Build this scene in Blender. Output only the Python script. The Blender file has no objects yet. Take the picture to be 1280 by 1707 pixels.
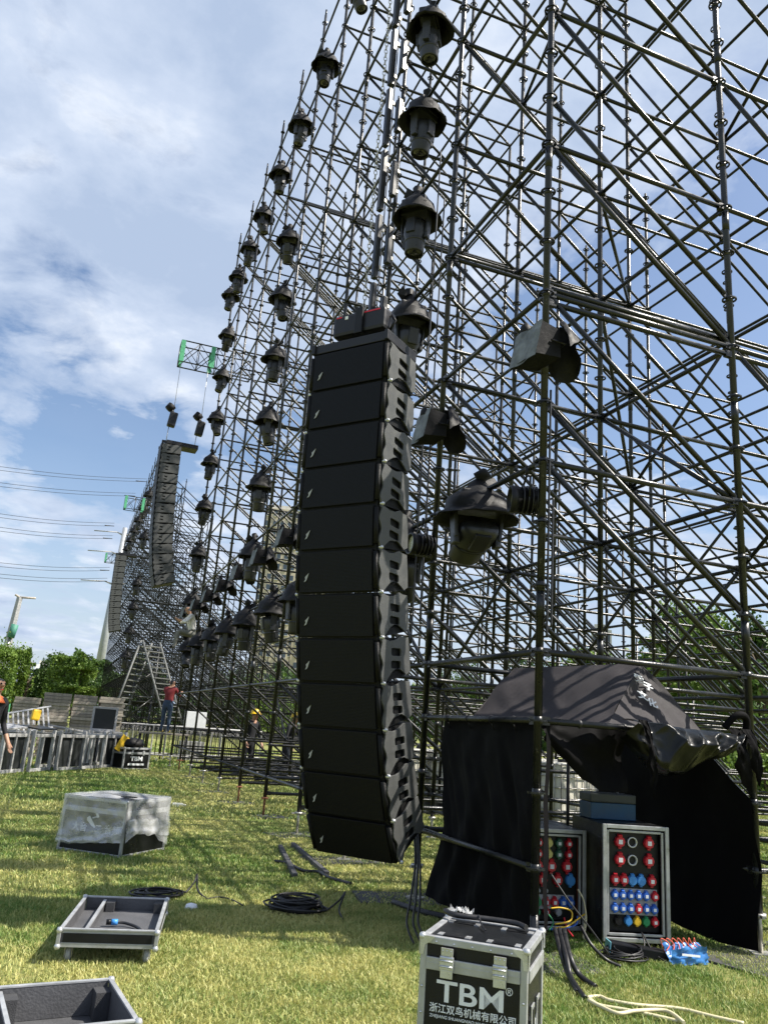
import bpy, bmesh, math, random
import numpy as np
from mathutils import Vector, Matrix, Euler
R = math.radians
random.seed(7); rng = np.random.default_rng(7)
scene = bpy.context.scene
COL = scene.collection

# ------------------------------------------------------------------ camera
CAM = Vector((0, 0, 1.45))
F, CX, CY = 1334.0, 640.0, 853.5
def _n(a): return a / np.linalg.norm(a)
_L = _n(np.array([101 - CX, 1179 - CY, F])); _R = _n(np.array([4327 - CX, 1488 - CY, F]))
_U = _n(np.cross(_L, _R)); _U = -_U if _U[1] > 0 else _U
_V = _n(np.cross(_L, _U)); _V = -_V if _V @ _R < 0 else _V
MW = np.array([_V, _L, _U])                      # camera axes (x right, y down, z forward) -> world
cd = bpy.data.cameras.new('camera'); cam = bpy.data.objects.new('camera', cd); COL.objects.link(cam)
_r = Vector(MW @ [1, 0, 0]); _u = Vector(MW @ [0, -1, 0]); _b = Vector(MW @ [0, 0, -1])
cam.matrix_world = Matrix(((_r.x, _u.x, _b.x, CAM.x), (_r.y, _u.y, _b.y, CAM.y), (_r.z, _u.z, _b.z, CAM.z), (0, 0, 0, 1)))
cd.sensor_fit = 'HORIZONTAL'; cd.sensor_width = 36; cd.lens = F / 1280 * 36
cd.clip_start = .05; cd.clip_end = 5000
scene.camera = cam
def ray(px, py): return Vector(MW @ np.array([px - CX, py - CY, F]))
def G(px, py, z=0.):
    r = ray(px, py); t = (z - CAM.z) / r.z; return CAM + r * t
def PX(px, py, X):
    r = ray(px, py); return CAM + r * (X / r.x)
def PY(px, py, Y):
    r = ray(px, py); return CAM + r * (Y / r.y)
def proj(P):
    c = MW.T @ np.array((P[0] - CAM.x, P[1] - CAM.y, P[2] - CAM.z))
    if c[2] < .1: return None
    return CX + F * c[0] / c[2], CY + F * c[1] / c[2], c[2]

# ------------------------------------------------------------------ light and sky
SUN_AZ, SUN_EL = R(114.7), R(51)
sd = Vector((math.sin(SUN_AZ) * math.cos(SUN_EL), math.cos(SUN_AZ) * math.cos(SUN_EL), math.sin(SUN_EL)))
sl = bpy.data.lights.new('sun', 'SUN'); sl.energy = 5.0; sl.angle = R(.55); sl.color = (1, .94, .84)
so = bpy.data.objects.new('sun', sl); COL.objects.link(so); so.rotation_euler = sd.to_track_quat('Z', 'Y').to_euler()
scene.view_settings.view_transform = 'Standard'; scene.view_settings.look = 'None'
scene.view_settings.exposure = .8; scene.view_settings.gamma = 1
w = bpy.data.worlds.new('World'); scene.world = w; w.use_nodes = True
def build_sky():
    nt = w.node_tree; N = nt.nodes; K = nt.links; N.clear()
    def nd(t, **k):
        n = N.new(t)
        for a, b in k.items(): setattr(n, a, b)
        return n
    def mth(op, a, b=None, clamp=False):
        n = nd('ShaderNodeMath', operation=op, use_clamp=clamp)
        for i, x in enumerate((a, b)):
            if x is None: continue
            if isinstance(x, (int, float)): n.inputs[i].default_value = x
            else: K.new(x, n.inputs[i])
        return n.outputs[0]
    out = nd('ShaderNodeOutputWorld'); bg = nd('ShaderNodeBackground'); bg.inputs[1].default_value = .072
    K.new(bg.outputs[0], out.inputs[0])
    sky = nd('ShaderNodeTexSky', sky_type='NISHITA'); sky.sun_disc = False
    sky.sun_elevation = SUN_EL; sky.sun_rotation = SUN_AZ; sky.air_density = 1.0; sky.dust_density = 1.6; sky.ozone_density = 1.2
    tc = nd('ShaderNodeTexCoord'); sp = nd('ShaderNodeSeparateXYZ'); K.new(tc.outputs['Generated'], sp.inputs[0])
    zz = mth('ADD', mth('MAXIMUM', sp.outputs[2], 0.), .16)
    cb = nd('ShaderNodeCombineXYZ'); K.new(mth('DIVIDE', sp.outputs[0], zz), cb.inputs[0]); K.new(mth('DIVIDE', sp.outputs[1], zz), cb.inputs[1])
    def noise(scale, det, rough, off, dist=0.):
        mp = nd('ShaderNodeMapping'); mp.inputs[1].default_value = off; K.new(cb.outputs[0], mp.inputs[0])
        n = nd('ShaderNodeTexNoise'); n.inputs['Scale'].default_value = scale; n.inputs['Detail'].default_value = det
        n.inputs['Roughness'].default_value = rough; n.inputs['Distortion'].default_value = dist
        K.new(mp.outputs[0], n.inputs['Vector']); return n.outputs['Fac']
    def ramp(f, stops):
        r = nd('ShaderNodeValToRGB'); K.new(f, r.inputs[0]); e = r.color_ramp.elements
        e[0].position, e[0].color = stops[0][0], stops[0][1]; e[1].position, e[1].color = stops[-1][0], stops[-1][1]
        for p, c in stops[1:-1]:
            q = e.new(p); q.color = c
        return r.outputs[0]
    g = lambda v: (v, v, v, 1)
    def blob(d, r0, r1):                                   # 1 near direction d, 0 away
        d = d.normalized(); v = nd('ShaderNodeVectorMath', operation='DOT_PRODUCT'); K.new(tc.outputs['Generated'], v.inputs[0]); v.inputs[1].default_value = d
        m = nd('ShaderNodeMapRange', clamp=True, interpolation_type='SMOOTHSTEP'); K.new(v.outputs['Value'], m.inputs[0])
        m.inputs[1].default_value = math.cos(R(r1)); m.inputs[2].default_value = math.cos(R(r0)); return m.outputs[0]
    big = noise(1.3, 3, .5, (3.3, 1.7, 0), .2); fine = noise(5.2, 10, .60, (.4, 5.2, 0), .25)
    cov = mth('ADD', mth('MULTIPLY', big, .45), mth('MULTIPLY', fine, .55))
    # the thicker bank over the left half, the thin broken deck over the right, clear gaps between
    cov = mth('ADD', cov, mth('MULTIPLY', blob(ray(120, 120), 5, 24), .15))
    cov = mth('ADD', cov, mth('MULTIPLY', blob(ray(250, 560), 2, 10), .12))
    cov = mth('ADD', cov, mth('MULTIPLY', blob(ray(760, 250), 4, 18), .09))
    cov = mth('SUBTRACT', cov, mth('MULTIPLY', blob(ray(95, 510), 1, 6), .17))
    cov = mth('SUBTRACT', cov, mth('MULTIPLY', blob(ray(190, 730), 1, 6.5), .16))
    cov = mth('SUBTRACT', cov, mth('MULTIPLY', blob(ray(1130, 540), 3, 15), .11))
    cov = mth('ADD', cov, mth('MULTIPLY', blob(ray(1200, 100), 3, 15), .10))
    mask = ramp(cov, [(.44, g(0.03)), (.50, g(.5)), (.58, g(.96))])
    shade = noise(3.4, 8, .58, (7.7, 2.1, 0), .2)
    thick = mth('ADD', mth('MULTIPLY', shade, .7), mth('MULTIPLY', cov, .45))
    ccol = ramp(thick, [(.46, (8.0, 8.4, 9.0, 1)), (.58, (5.4, 6.2, 7.6, 1)), (.72, (3.9, 4.8, 6.4, 1))])
    # low-sun-side milky band just above the horizon
    hz = nd('ShaderNodeMapRange', clamp=True, interpolation_type='SMOOTHSTEP'); K.new(sp.outputs[2], hz.inputs[0])
    hz.inputs[1].default_value = .0; hz.inputs[2].default_value = .30; hz.inputs[3].default_value = .75; hz.inputs[4].default_value = .0
    skb = nd('ShaderNodeMix', data_type='RGBA', blend_type='MULTIPLY'); skb.inputs[0].default_value = 1
    K.new(sky.outputs[0], skb.inputs[6]); skb.inputs[7].default_value = (1.35, 1.38, 1.42, 1)
    m0 = nd('ShaderNodeMix', data_type='RGBA'); K.new(hz.outputs[0], m0.inputs[0]); K.new(skb.outputs[2], m0.inputs[6]); m0.inputs[7].default_value = (4.9, 5.7, 6.9, 1)
    m1 = nd('ShaderNodeMix', data_type='RGBA'); K.new(mask, m1.inputs[0]); K.new(m0.outputs[2], m1.inputs[6]); K.new(ccol, m1.inputs[7])
    K.new(m1.outputs[2], bg.inputs[0])
build_sky()

# ------------------------------------------------------------------ materials
def mat(name, col, rough=.5, metal=0., var=0., vscale=6., bump=0., bscale=60., rnd=0., spec=.5, alpha=None, coat=0.):
    m = bpy.data.materials.new(name); m.use_nodes = True; nt = m.node_tree; b = nt.nodes['Principled BSDF']
    b.inputs['Base Color'].default_value = (*col, 1); b.inputs['Roughness'].default_value = rough; b.inputs['Metallic'].default_value = metal
    b.inputs['Specular IOR Level'].default_value = spec
    if coat: b.inputs['Coat Weight'].default_value = coat; b.inputs['Coat Roughness'].default_value = .1
    tc = nt.nodes.new('ShaderNodeTexCoord'); last = None
    if var:
        n = nt.nodes.new('ShaderNodeTexNoise'); n.inputs['Scale'].default_value = vscale; n.inputs['Detail'].default_value = 6; n.inputs['Roughness'].default_value = .65
        nt.links.new(tc.outputs['Object'], n.inputs['Vector'])
        mr = nt.nodes.new('ShaderNodeMapRange'); mr.inputs[1].default_value = .3; mr.inputs[2].default_value = .7
        mr.inputs[3].default_value = 1 - var; mr.inputs[4].default_value = 1 + var; nt.links.new(n.outputs['Fac'], mr.inputs[0]); last = mr.outputs[0]
        rr = nt.nodes.new('ShaderNodeMapRange'); rr.inputs[1].default_value = .3; rr.inputs[2].default_value = .7
        rr.inputs[3].default_value = max(.05, rough - .12); rr.inputs[4].default_value = min(1, rough + .15)
        nt.links.new(n.outputs['Fac'], rr.inputs[0]); nt.links.new(rr.outputs[0], b.inputs['Roughness'])
    if rnd:
        oi = nt.nodes.new('ShaderNodeObjectInfo'); mr2 = nt.nodes.new('ShaderNodeMapRange')
        mr2.inputs[3].default_value = 1 - rnd; mr2.inputs[4].default_value = 1 + rnd; nt.links.new(oi.outputs['Random'], mr2.inputs[0])
        if last is None: last = mr2.outputs[0]
        else:
            mm = nt.nodes.new('ShaderNodeMath'); mm.operation = 'MULTIPLY'; nt.links.new(last, mm.inputs[0]); nt.links.new(mr2.outputs[0], mm.inputs[1]); last = mm.outputs[0]
    if last is not None:
        mx = nt.nodes.new('ShaderNodeMix'); mx.data_type = 'RGBA'; mx.blend_type = 'MULTIPLY'; mx.inputs[0].default_value = 1
        mx.inputs[6].default_value = (*col, 1); nt.links.new(last, mx.inputs[7]); nt.links.new(mx.outputs[2], b.inputs['Base Color'])
    if bump:
        n2 = nt.nodes.new('ShaderNodeTexNoise'); n2.inputs['Scale'].default_value = bscale; n2.inputs['Detail'].default_value = 4
        nt.links.new(tc.outputs['Object'], n2.inputs['Vector']); bp = nt.nodes.new('ShaderNodeBump'); bp.inputs['Strength'].default_value = bump
        bp.inputs['Distance'].default_value = .02; nt.links.new(n2.outputs['Fac'], bp.inputs['Height']); nt.links.new(bp.outputs[0], b.inputs['Normal'])
    return m
M = {}
M['tube'] = mat('painted_scaffold_steel', (.010, .0112, .0118), .3, .0, .4, 9, .12, 90, .4, spec=.45)
def worn(m, col, lo, hi, scale):
    nt = m.node_tree; b = nt.nodes['Principled BSDF']; src = b.inputs['Base Color'].links[0].from_socket; tc = nt.nodes.new('ShaderNodeTexCoord'); n = nt.nodes.new('ShaderNodeTexNoise'); n.inputs['Scale'].default_value = scale; n.inputs['Detail'].default_value = 8; n.inputs['Roughness'].default_value = .75
    nt.links.new(tc.outputs['Object'], n.inputs['Vector']); r = nt.nodes.new('ShaderNodeMapRange'); r.inputs[1].default_value = lo; r.inputs[2].default_value = hi; nt.links.new(n.outputs['Fac'], r.inputs[0]); mx = nt.nodes.new('ShaderNodeMix'); mx.data_type = 'RGBA'
    nt.links.new(r.outputs[0], mx.inputs[0]); nt.links.new(src, mx.inputs[6]); mx.inputs[7].default_value = (*col, 1); nt.links.new(mx.outputs[2], b.inputs['Base Color'])
worn(M['tube'], (.13, .125, .115), .62, .72, 13)
M['tubefar'] = mat('dark_scaffold_steel', (.018, .020, .020), .75, 0, .2, 5, spec=.1)
M['stairg'] = mat('dull_grey_steel', (.15, .155, .15), .6, .2, .3, 6)
M['jack'] = mat('galvanised_steel', (.42, .41, .38), .45, .8, .3, 12)
M['rust'] = mat('rusty_jack', (.20, .085, .045), .8, .2, .4, 14, .3)
M['black'] = mat('black_plastic', (.007, .007, .008), .42, 0, .2, 8, spec=.3)
M['blackm'] = mat('black_metal', (.02, .02, .022), .4, .4, .25, 10)
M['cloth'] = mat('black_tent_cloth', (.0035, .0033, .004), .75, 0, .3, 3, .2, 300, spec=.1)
M['roofcloth'] = mat('black_roof_canvas', (.038, .034, .037), .7, 0, .25, 3, .25, 300, spec=.3)  # tent roof: one base tone, paler than the curtain and wall cloth
M['pvc'] = mat('glossy_black_pvc', (.0035, .0042, .004), .3, 0, .2, 5, .1, 40, spec=.35)
M['hat'] = mat('rain_cover_fabric', (.0045, .0044, .005), .6, 0, .45, 5, .25, 22, .25, spec=.3)
M['lamp'] = mat('lamp_housing', (.022, .023, .025), .36, .1, .25, 7, rnd=.3)
M['lampg'] = mat('grey_lamp_housing', (.12, .125, .13), .4, .1, .2, 7)
M['lens'] = mat('lens_glass', (.01, .01, .012), .08, 0, spec=.8)
M['paleglass'] = mat('pale_lens', (.42, .42, .30), .25, 0, .2, 30)
M['whitecloth'] = mat('white_cover_cloth', (.17, .185, .20), .8, 0, .5, 5, .3, 14, spec=.2)
M['greycloth'] = mat('grey_cover_cloth', (.012, .012, .014), .75, 0, .35, 6, .3, 14, spec=.1)
M['cab'] = mat('speaker_cabinet', (.005, .0053, .0056), .5, 0, .25, 10, .2, 200, spec=.2)
M['plate'] = mat('speaker_side_plate', (.066, .068, .067), .5, .05, .2, 8, .15, 120)
M['alu'] = mat('aluminium_trim', (.40, .41, .42), .38, .35, .2, 10)
M['ply'] = mat('black_laminated_ply', (.008, .0085, .009), .36, 0, .2, 6, .15, 250, spec=.3)
M['greyply'] = mat('dark_grey_ply', (.075, .076, .082), .6, 0, .25, 4, .2, 80)
M['foam'] = mat('dark_grey_foam', (.045, .046, .05), .95, 0, .2, 10, .3, 200)
M['chrome'] = mat('bright_steel', (.55, .56, .57), .25, .55, .2, 10)
M['whitep'] = mat('white_paint', (.78, .80, .82), .5, 0, .06, 10)
M['red'] = mat('red_socket', (.55, .018, .035), .4, 0, .12, 20)
M['blue'] = mat('blue_socket', (.025, .12, .50), .4, 0, .12, 20)
M['bluel'] = mat('light_blue_socket', (.05, .25, .62), .4, 0, .1, 20)
M['green'] = mat('green_socket', (.02, .24, .09), .45, 0, .1, 20)
M['dgreen'] = mat('dark_green_socket', (.03, .12, .08), .45, 0, .1, 20)
M['yellow'] = mat('yellow_socket', (.75, .48, .03), .45, 0, .1, 20)
M['paley'] = mat('pale_yellow_socket', (.62, .55, .18), .5, 0, .1, 20)
M['greyp'] = mat('grey_plate', (.36, .37, .38), .5, 0, .1, 20)
M['cable'] = mat('black_cable', (.014, .014, .016), .45, 0, .15, 20)
M['cream'] = mat('cream_hose', (.62, .56, .36), .5, 0, .1, 20)
M['wood'] = mat('weathered_deck_board', (.33, .295, .25), .8, 0, .35, 5, .4, 40, .25)
M['frameg'] = mat('weathered_grey_steel', (.36, .36, .36), .55, .2, .35, 6, .2, 40, .15)
M['darkpanel'] = mat('dark_phenolic_panel', (.014, .016, .017), .5, 0, .3, 4)
M['tank'] = mat('translucent_white_plastic', (.62, .60, .52), .5, 0, .15, 2)
M['greenpaint'] = mat('green_painted_steel', (.10, .42, .22), .5, .1, .2, 8)
M['concrete'] = mat('pale_concrete', (.55, .54, .50), .8, 0, .15, 2)
M['pole'] = mat('pale_galvanised_pole', (.36, .38, .40), .5, .3, .08, 2)
M['board'] = mat('dark_base_board', (.055, .055, .06), .7, 0, .3, 6, .3, 60)
M['trunk'] = mat('bark', (.11, .085, .06), .9, 0, .3, 8, .5, 30)
def leafmat(name, c0, c1):
    m = bpy.data.materials.new(name); m.use_nodes = True; nt = m.node_tree; b = nt.nodes['Principled BSDF']; b.inputs['Roughness'].default_value = .55
    at = nt.nodes.new('ShaderNodeAttribute'); at.attribute_name = 'tint'; rp = nt.nodes.new('ShaderNodeValToRGB')
    rp.color_ramp.elements[0].color = (*c0, 1); rp.color_ramp.elements[1].color = (*c1, 1)
    nt.links.new(at.outputs['Fac'], rp.inputs[0]); nt.links.new(rp.outputs[0], b.inputs['Base Color'])
    tr = nt.nodes.new('ShaderNodeBsdfTranslucent'); nt.links.new(rp.outputs[0], tr.inputs[0]); mx = nt.nodes.new('ShaderNodeMixShader'); mx.inputs[0].default_value = .3
    o = nt.nodes['Material Output']; nt.links.new(b.outputs[0], mx.inputs[1]); nt.links.new(tr.outputs[0], mx.inputs[2]); nt.links.new(mx.outputs[0], o.inputs[0])
    return m
M['leaf'] = leafmat('leaves', (.06, .13, .018), (.24, .35, .055))
M['leafd'] = leafmat('dark_leaves', (.026, .065, .014), (.09, .16, .03))
M['blade'] = leafmat('grass_blades', (.145, .25, .05), (.60, .56, .215))
def filmmat():
    m = bpy.data.materials.new('clear_plastic_film'); m.use_nodes = True; nt = m.node_tree; nt.nodes.remove(nt.nodes['Principled BSDF'])
    o = nt.nodes['Material Output']; t = nt.nodes.new('ShaderNodeBsdfTransparent'); d = nt.nodes.new('ShaderNodeBsdfDiffuse'); g = nt.nodes.new('ShaderNodeBsdfGlossy')
    d.inputs[0].default_value = (.8, .82, .84, 1); g.inputs['Roughness'].default_value = .16
    n = nt.nodes.new('ShaderNodeTexNoise'); n.inputs['Scale'].default_value = 4; n.inputs['Detail'].default_value = 5; tc = nt.nodes.new('ShaderNodeTexCoord'); nt.links.new(tc.outputs['Object'], n.inputs['Vector'])
    mr = nt.nodes.new('ShaderNodeMapRange'); mr.inputs[1].default_value = .35; mr.inputs[2].default_value = .75; mr.inputs[3].default_value = .17; mr.inputs[4].default_value = .52; nt.links.new(n.outputs['Fac'], mr.inputs[0])
    a = nt.nodes.new('ShaderNodeMixShader'); nt.links.new(mr.outputs[0], a.inputs[0]); nt.links.new(t.outputs[0], a.inputs[1]); nt.links.new(d.outputs[0], a.inputs[2])
    c = nt.nodes.new('ShaderNodeMixShader'); c.inputs[0].default_value = .12; nt.links.new(a.outputs[0], c.inputs[1]); nt.links.new(g.outputs[0], c.inputs[2]); nt.links.new(c.outputs[0], o.inputs[0])
    return m
M['film'] = filmmat()
def grille_mat():
    m = mat('perforated_speaker_grille', (.010, .011, .013), .5, .2, spec=.2); nt = m.node_tree; b = nt.nodes['Principled BSDF']
    tc = nt.nodes.new('ShaderNodeTexCoord'); v = nt.nodes.new('ShaderNodeTexVoronoi'); v.inputs['Scale'].default_value = 95; v.inputs['Randomness'].default_value = .12
    nt.links.new(tc.outputs['Object'], v.inputs['Vector']); r = nt.nodes.new('ShaderNodeMapRange'); r.inputs[1].default_value = .3; r.inputs[2].default_value = .5; nt.links.new(v.outputs['Distance'], r.inputs[0])
    mx = nt.nodes.new('ShaderNodeMix'); mx.data_type = 'RGBA'; mx.inputs[6].default_value = (.0012, .0012, .0015, 1); mx.inputs[7].default_value = (.006, .0065, .008, 1)
    nt.links.new(r.outputs[0], mx.inputs[0]); nt.links.new(mx.outputs[2], b.inputs['Base Color'])
    bp = nt.nodes.new('ShaderNodeBump'); bp.inputs['Strength'].default_value = .4; bp.inputs['Distance'].default_value = .004; nt.links.new(r.outputs[0], bp.inputs['Height']); nt.links.new(bp.outputs[0], b.inputs['Normal'])
    return m
M['grille'] = grille_mat()

# ------------------------------------------------------------------ mesh helpers
class MB:
    def __init__(s): s.v = []; s.f = []; s.m = []; s.sm = []
    def add(s, vs, fs, mi=0, smooth=False):
        o = len(s.v); s.v += [tuple(p) for p in vs]; s.f += [tuple(i + o for i in f) for f in fs]; s.m += [mi] * len(fs); s.sm += [smooth] * len(fs); return s
    def box(s, c, size, rot=None, mi=0, bev=0.):
        c = Vector(c); h = Vector(size) / 2
        rm = rot if isinstance(rot, Matrix) else (Euler(rot).to_matrix() if rot is not None else Matrix.Identity(3))
        if bev <= 0:
            p = [(x, y, z) for x in (-1, 1) for y in (-1, 1) for z in (-1, 1)]
            vs = [c + rm @ Vector((a * h.x, b * h.y, d * h.z)) for a, b, d in p]
            return s.add(vs, [(0, 1, 3, 2), (4, 6, 7, 5), (0, 4, 5, 1), (2, 3, 7, 6), (0, 2, 6, 4), (1, 5, 7, 3)], mi)
        bm = bmesh.new(); bmesh.ops.create_cube(bm, size=1)
        for v in bm.verts: v.co = Vector((v.co.x * size[0], v.co.y * size[1], v.co.z * size[2]))
        bmesh.ops.bevel(bm, geom=list(bm.edges), offset=bev, segments=2, affect='EDGES', profile=.6)
        bm.verts.index_update(); vs = [c + rm @ v.co for v in bm.verts]; fs = [tuple(v.index for v in f.verts) for f in bm.faces]; bm.free()
        return s.add(vs, fs, mi)
    def tube(s, pts, r, n=8, mi=0, caps=True, smooth=True):
        pts = [Vector(p) for p in pts]; rs = r if isinstance(r, (list, tuple)) else [r] * len(pts)
        t0 = (pts[1] - pts[0]).normalized(); a = Vector((0, 0, 1)) if abs(t0.z) < .9 else Vector((1, 0, 0)); u = t0.cross(a).normalized(); vs = []; fs = []
        for i, p in enumerate(pts):
            t = ((pts[min(i + 1, len(pts) - 1)] - p).normalized() + (p - pts[max(i - 1, 0)]).normalized())
            t = t.normalized() if t.length > 1e-6 else t0
            u = (u - t * u.dot(t)); u = u.normalized() if u.length > 1e-6 else t.orthogonal().normalized(); b = t.cross(u)
            vs += [p + (u * math.cos(2 * math.pi * k / n) + b * math.sin(2 * math.pi * k / n)) * rs[i] for k in range(n)]
        for i in range(len(pts) - 1):
            for k in range(n):
                q = (k + 1) % n; fs.append((i * n + k, i * n + q, (i + 1) * n + q, (i + 1) * n + k))
        s.add(vs, fs, mi, smooth)
        if caps:
            o = len(s.v) - len(vs); L = len(vs)
            s.f += [tuple(o + k for k in range(n))[::-1], tuple(o + L - n + k for k in range(n))]; s.m += [mi] * 2; s.sm += [False] * 2
        return s
    def lathe(s, prof, n=20, mtx=None, mi=0, wob=None, smooth=True):
        mtx = mtx or Matrix.Identity(4); vs = []; fs = []
        for j, (r, z) in enumerate(prof):
            for k in range(n):
                a = 2 * math.pi * k / n; rr = r * (1 + (wob(a, j) if wob else 0)); vs.append(mtx @ Vector((rr * math.cos(a), rr * math.sin(a), z + (wob(a + 2, j) * r * .5 if wob else 0))))
        for j in range(len(prof) - 1):
            for k in range(n):
                q = (k + 1) % n; fs.append((j * n + k, j * n + q, (j + 1) * n + q, (j + 1) * n + k))
        return s.add(vs, fs, mi, smooth)
    def prism(s, poly, d, mtx=None, mi=0):           # poly in local xy, extruded along z by d
        mtx = mtx or Matrix.Identity(4); n = len(poly)
        vs = [mtx @ Vector((x, y, 0)) for x, y in poly] + [mtx @ Vector((x, y, d)) for x, y in poly]
        fs = [tuple(range(n))[::-1], tuple(range(n, 2 * n))] + [(i, (i + 1) % n, n + (i + 1) % n, n + i) for i in range(n)]
        return s.add(vs, fs, mi)
    def grid(s, fn, nu, nv, mi=0, thick=0.):
        vs = [fn(i / nu, j / nv) for j in range(nv + 1) for i in range(nu + 1)]
        fs = [(j * (nu + 1) + i, j * (nu + 1) + i + 1, (j + 1) * (nu + 1) + i + 1, (j + 1) * (nu + 1) + i) for j in range(nv) for i in range(nu)]
        return s.add(vs, fs, mi, True)
    def mesh(s, name, mats):
        me = bpy.data.meshes.new(name); me.from_pydata(s.v, [], s.f)
        for m in (mats if isinstance(mats, (list, tuple)) else [mats]): me.materials.append(m)
        me.polygons.foreach_set('material_index', s.m); me.polygons.foreach_set('use_smooth', s.sm); me.update(); return me
    def build(s, name, mats, parent=None, mtx=None): return link(name, s.mesh(name, mats), parent, mtx)
def link(name, me, parent=None, mtx=None):
    o = bpy.data.objects.new(name, me); COL.objects.link(o)
    if parent: o.parent = parent
    if mtx is not None: o.matrix_local = mtx
    return o
def tag(o, label=None, cat=None, group=None, kind=None):
    if label: o['label'] = label
    if cat: o['category'] = cat
    if group: o['group'] = group
    if kind: o['kind'] = kind
    return o
def thing(name, loc=(0, 0, 0), label=None, cat=None, group=None, rz=0.):
    o = bpy.data.objects.new(name, None); o.empty_display_size = .1; COL.objects.link(o); o.location = loc; o.rotation_euler = (0, 0, rz)
    return tag(o, label, cat, group)
def kids(o): return [c for c in bpy.data.objects if c.parent == o]
class Proto:                                          # remembers a thing's tree so that copies need no scene search
    def __init__(s, root): s.root = root; s.tree = [(c, [(g) for g in c.children]) for c in root.children]; s.used = False
    def put(s, loc, rz=None, label=None, group=None, mtx=None):
        if not s.used: r = s.root; s.used = True
        else:
            r = s.root.copy(); COL.objects.link(r)
            for c, gs in s.tree:
                d = c.copy(); COL.objects.link(d); d.parent = r
                for g in gs:
                    e = g.copy(); COL.objects.link(e); e.parent = d
        if mtx is not None: r.matrix_world = mtx
        else:
            r.location = loc
            if rz is not None: r.rotation_euler = (0, 0, rz)
        if label: r['label'] = label
        if group: r['group'] = group
        return r
def smoothpath(pts, n=6):
    P = [Vector(p) for p in pts]; out = []
    for i in range(len(P) - 1):
        a = P[max(i - 1, 0)]; b = P[i]; c = P[i + 1]; d = P[min(i + 2, len(P) - 1)]
        for k in range(n):
            t = k / n; out.append(.5 * ((2 * b) + (c - a) * t + (2 * a - 5 * b + 4 * c - d) * t * t + (3 * b - a - 3 * c + d) * t ** 3))
    return out + [P[-1]]
def cable(name, pts, r, m, label=None, cat=None, group=None, parent=None, n=6, k=6):
    mb = MB(); mb.tube(smoothpath(pts, k), r, n); o = mb.build(name, m, parent); return tag(o, label, cat, group)
def ev_mesh(ob):
    COL.objects.link(ob); bpy.context.view_layer.update()
    me = bpy.data.meshes.new_from_object(ob.evaluated_get(bpy.context.evaluated_depsgraph_get())); bpy.data.objects.remove(ob); return me
def text(s, size, m, mtx, parent, name='lettering', bold=0., sx=1., depth=.0015, align='CENTER', space=1.):
    cu = bpy.data.curves.new(name, 'FONT'); cu.body = s; cu.size = size; cu.extrude = depth; cu.offset = bold; cu.align_x = align; cu.space_character = space
    me = ev_mesh(bpy.data.objects.new(name, cu)); me.materials.clear(); me.materials.append(m)
    for p in me.polygons: p.material_index = 0
    return link(name, me, parent, mtx @ Matrix.Diagonal((sx, 1, 1, 1)))
def plate_mesh(outer, holes, d, m, bevel=0.):         # flat plate with holes, in local xy, thickness d
    cu = bpy.data.curves.new('plate', 'CURVE'); cu.dimensions = '2D'; cu.fill_mode = 'BOTH'; cu.extrude = d / 2; cu.bevel_depth = bevel
    for poly in [outer] + holes:
        sp = cu.splines.new('POLY'); sp.points.add(len(poly) - 1); sp.use_cyclic_u = True
        for p, (x, y) in zip(sp.points, poly): p.co = (x, y, 0, 1)
    me = ev_mesh(bpy.data.objects.new('plate', cu)); me.materials.clear(); me.materials.append(m)
    for p in me.polygons: p.material_index = 0
    return me
def frame_m(o, x, y, z): # matrix from origin and three axes
    return Matrix(((x[0], y[0], z[0], o[0]), (x[1], y[1], z[1], o[1]), (x[2], y[2], z[2], o[2]), (0, 0, 0, 1)))
def along(p0, p1):        # matrix taking z axis 0..1 to p0..p1
    p0 = Vector(p0); d = Vector(p1) - p0; L = d.length; z = d / L
    x = z.orthogonal().normalized() if abs(z.z) > .99 else Vector((0, 0, 1)).cross(z).normalized(); y = z.cross(x)
    return frame_m(p0, x, y, z), L
def nz(x, y=0., z=0.):
    from mathutils import noise
    return noise.noise(Vector((x, y, z)))
ORD = ['topmost', 'second from top', 'third from top', 'fourth from top', 'fifth from top', 'sixth from top', 'seventh from top', 'eighth from top', 'ninth from top']
NTH = ['first', 'second', 'third', 'fourth', 'fifth', 'sixth', 'seventh', 'eighth', 'ninth', 'tenth', 'eleventh', 'twelfth']

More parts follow.
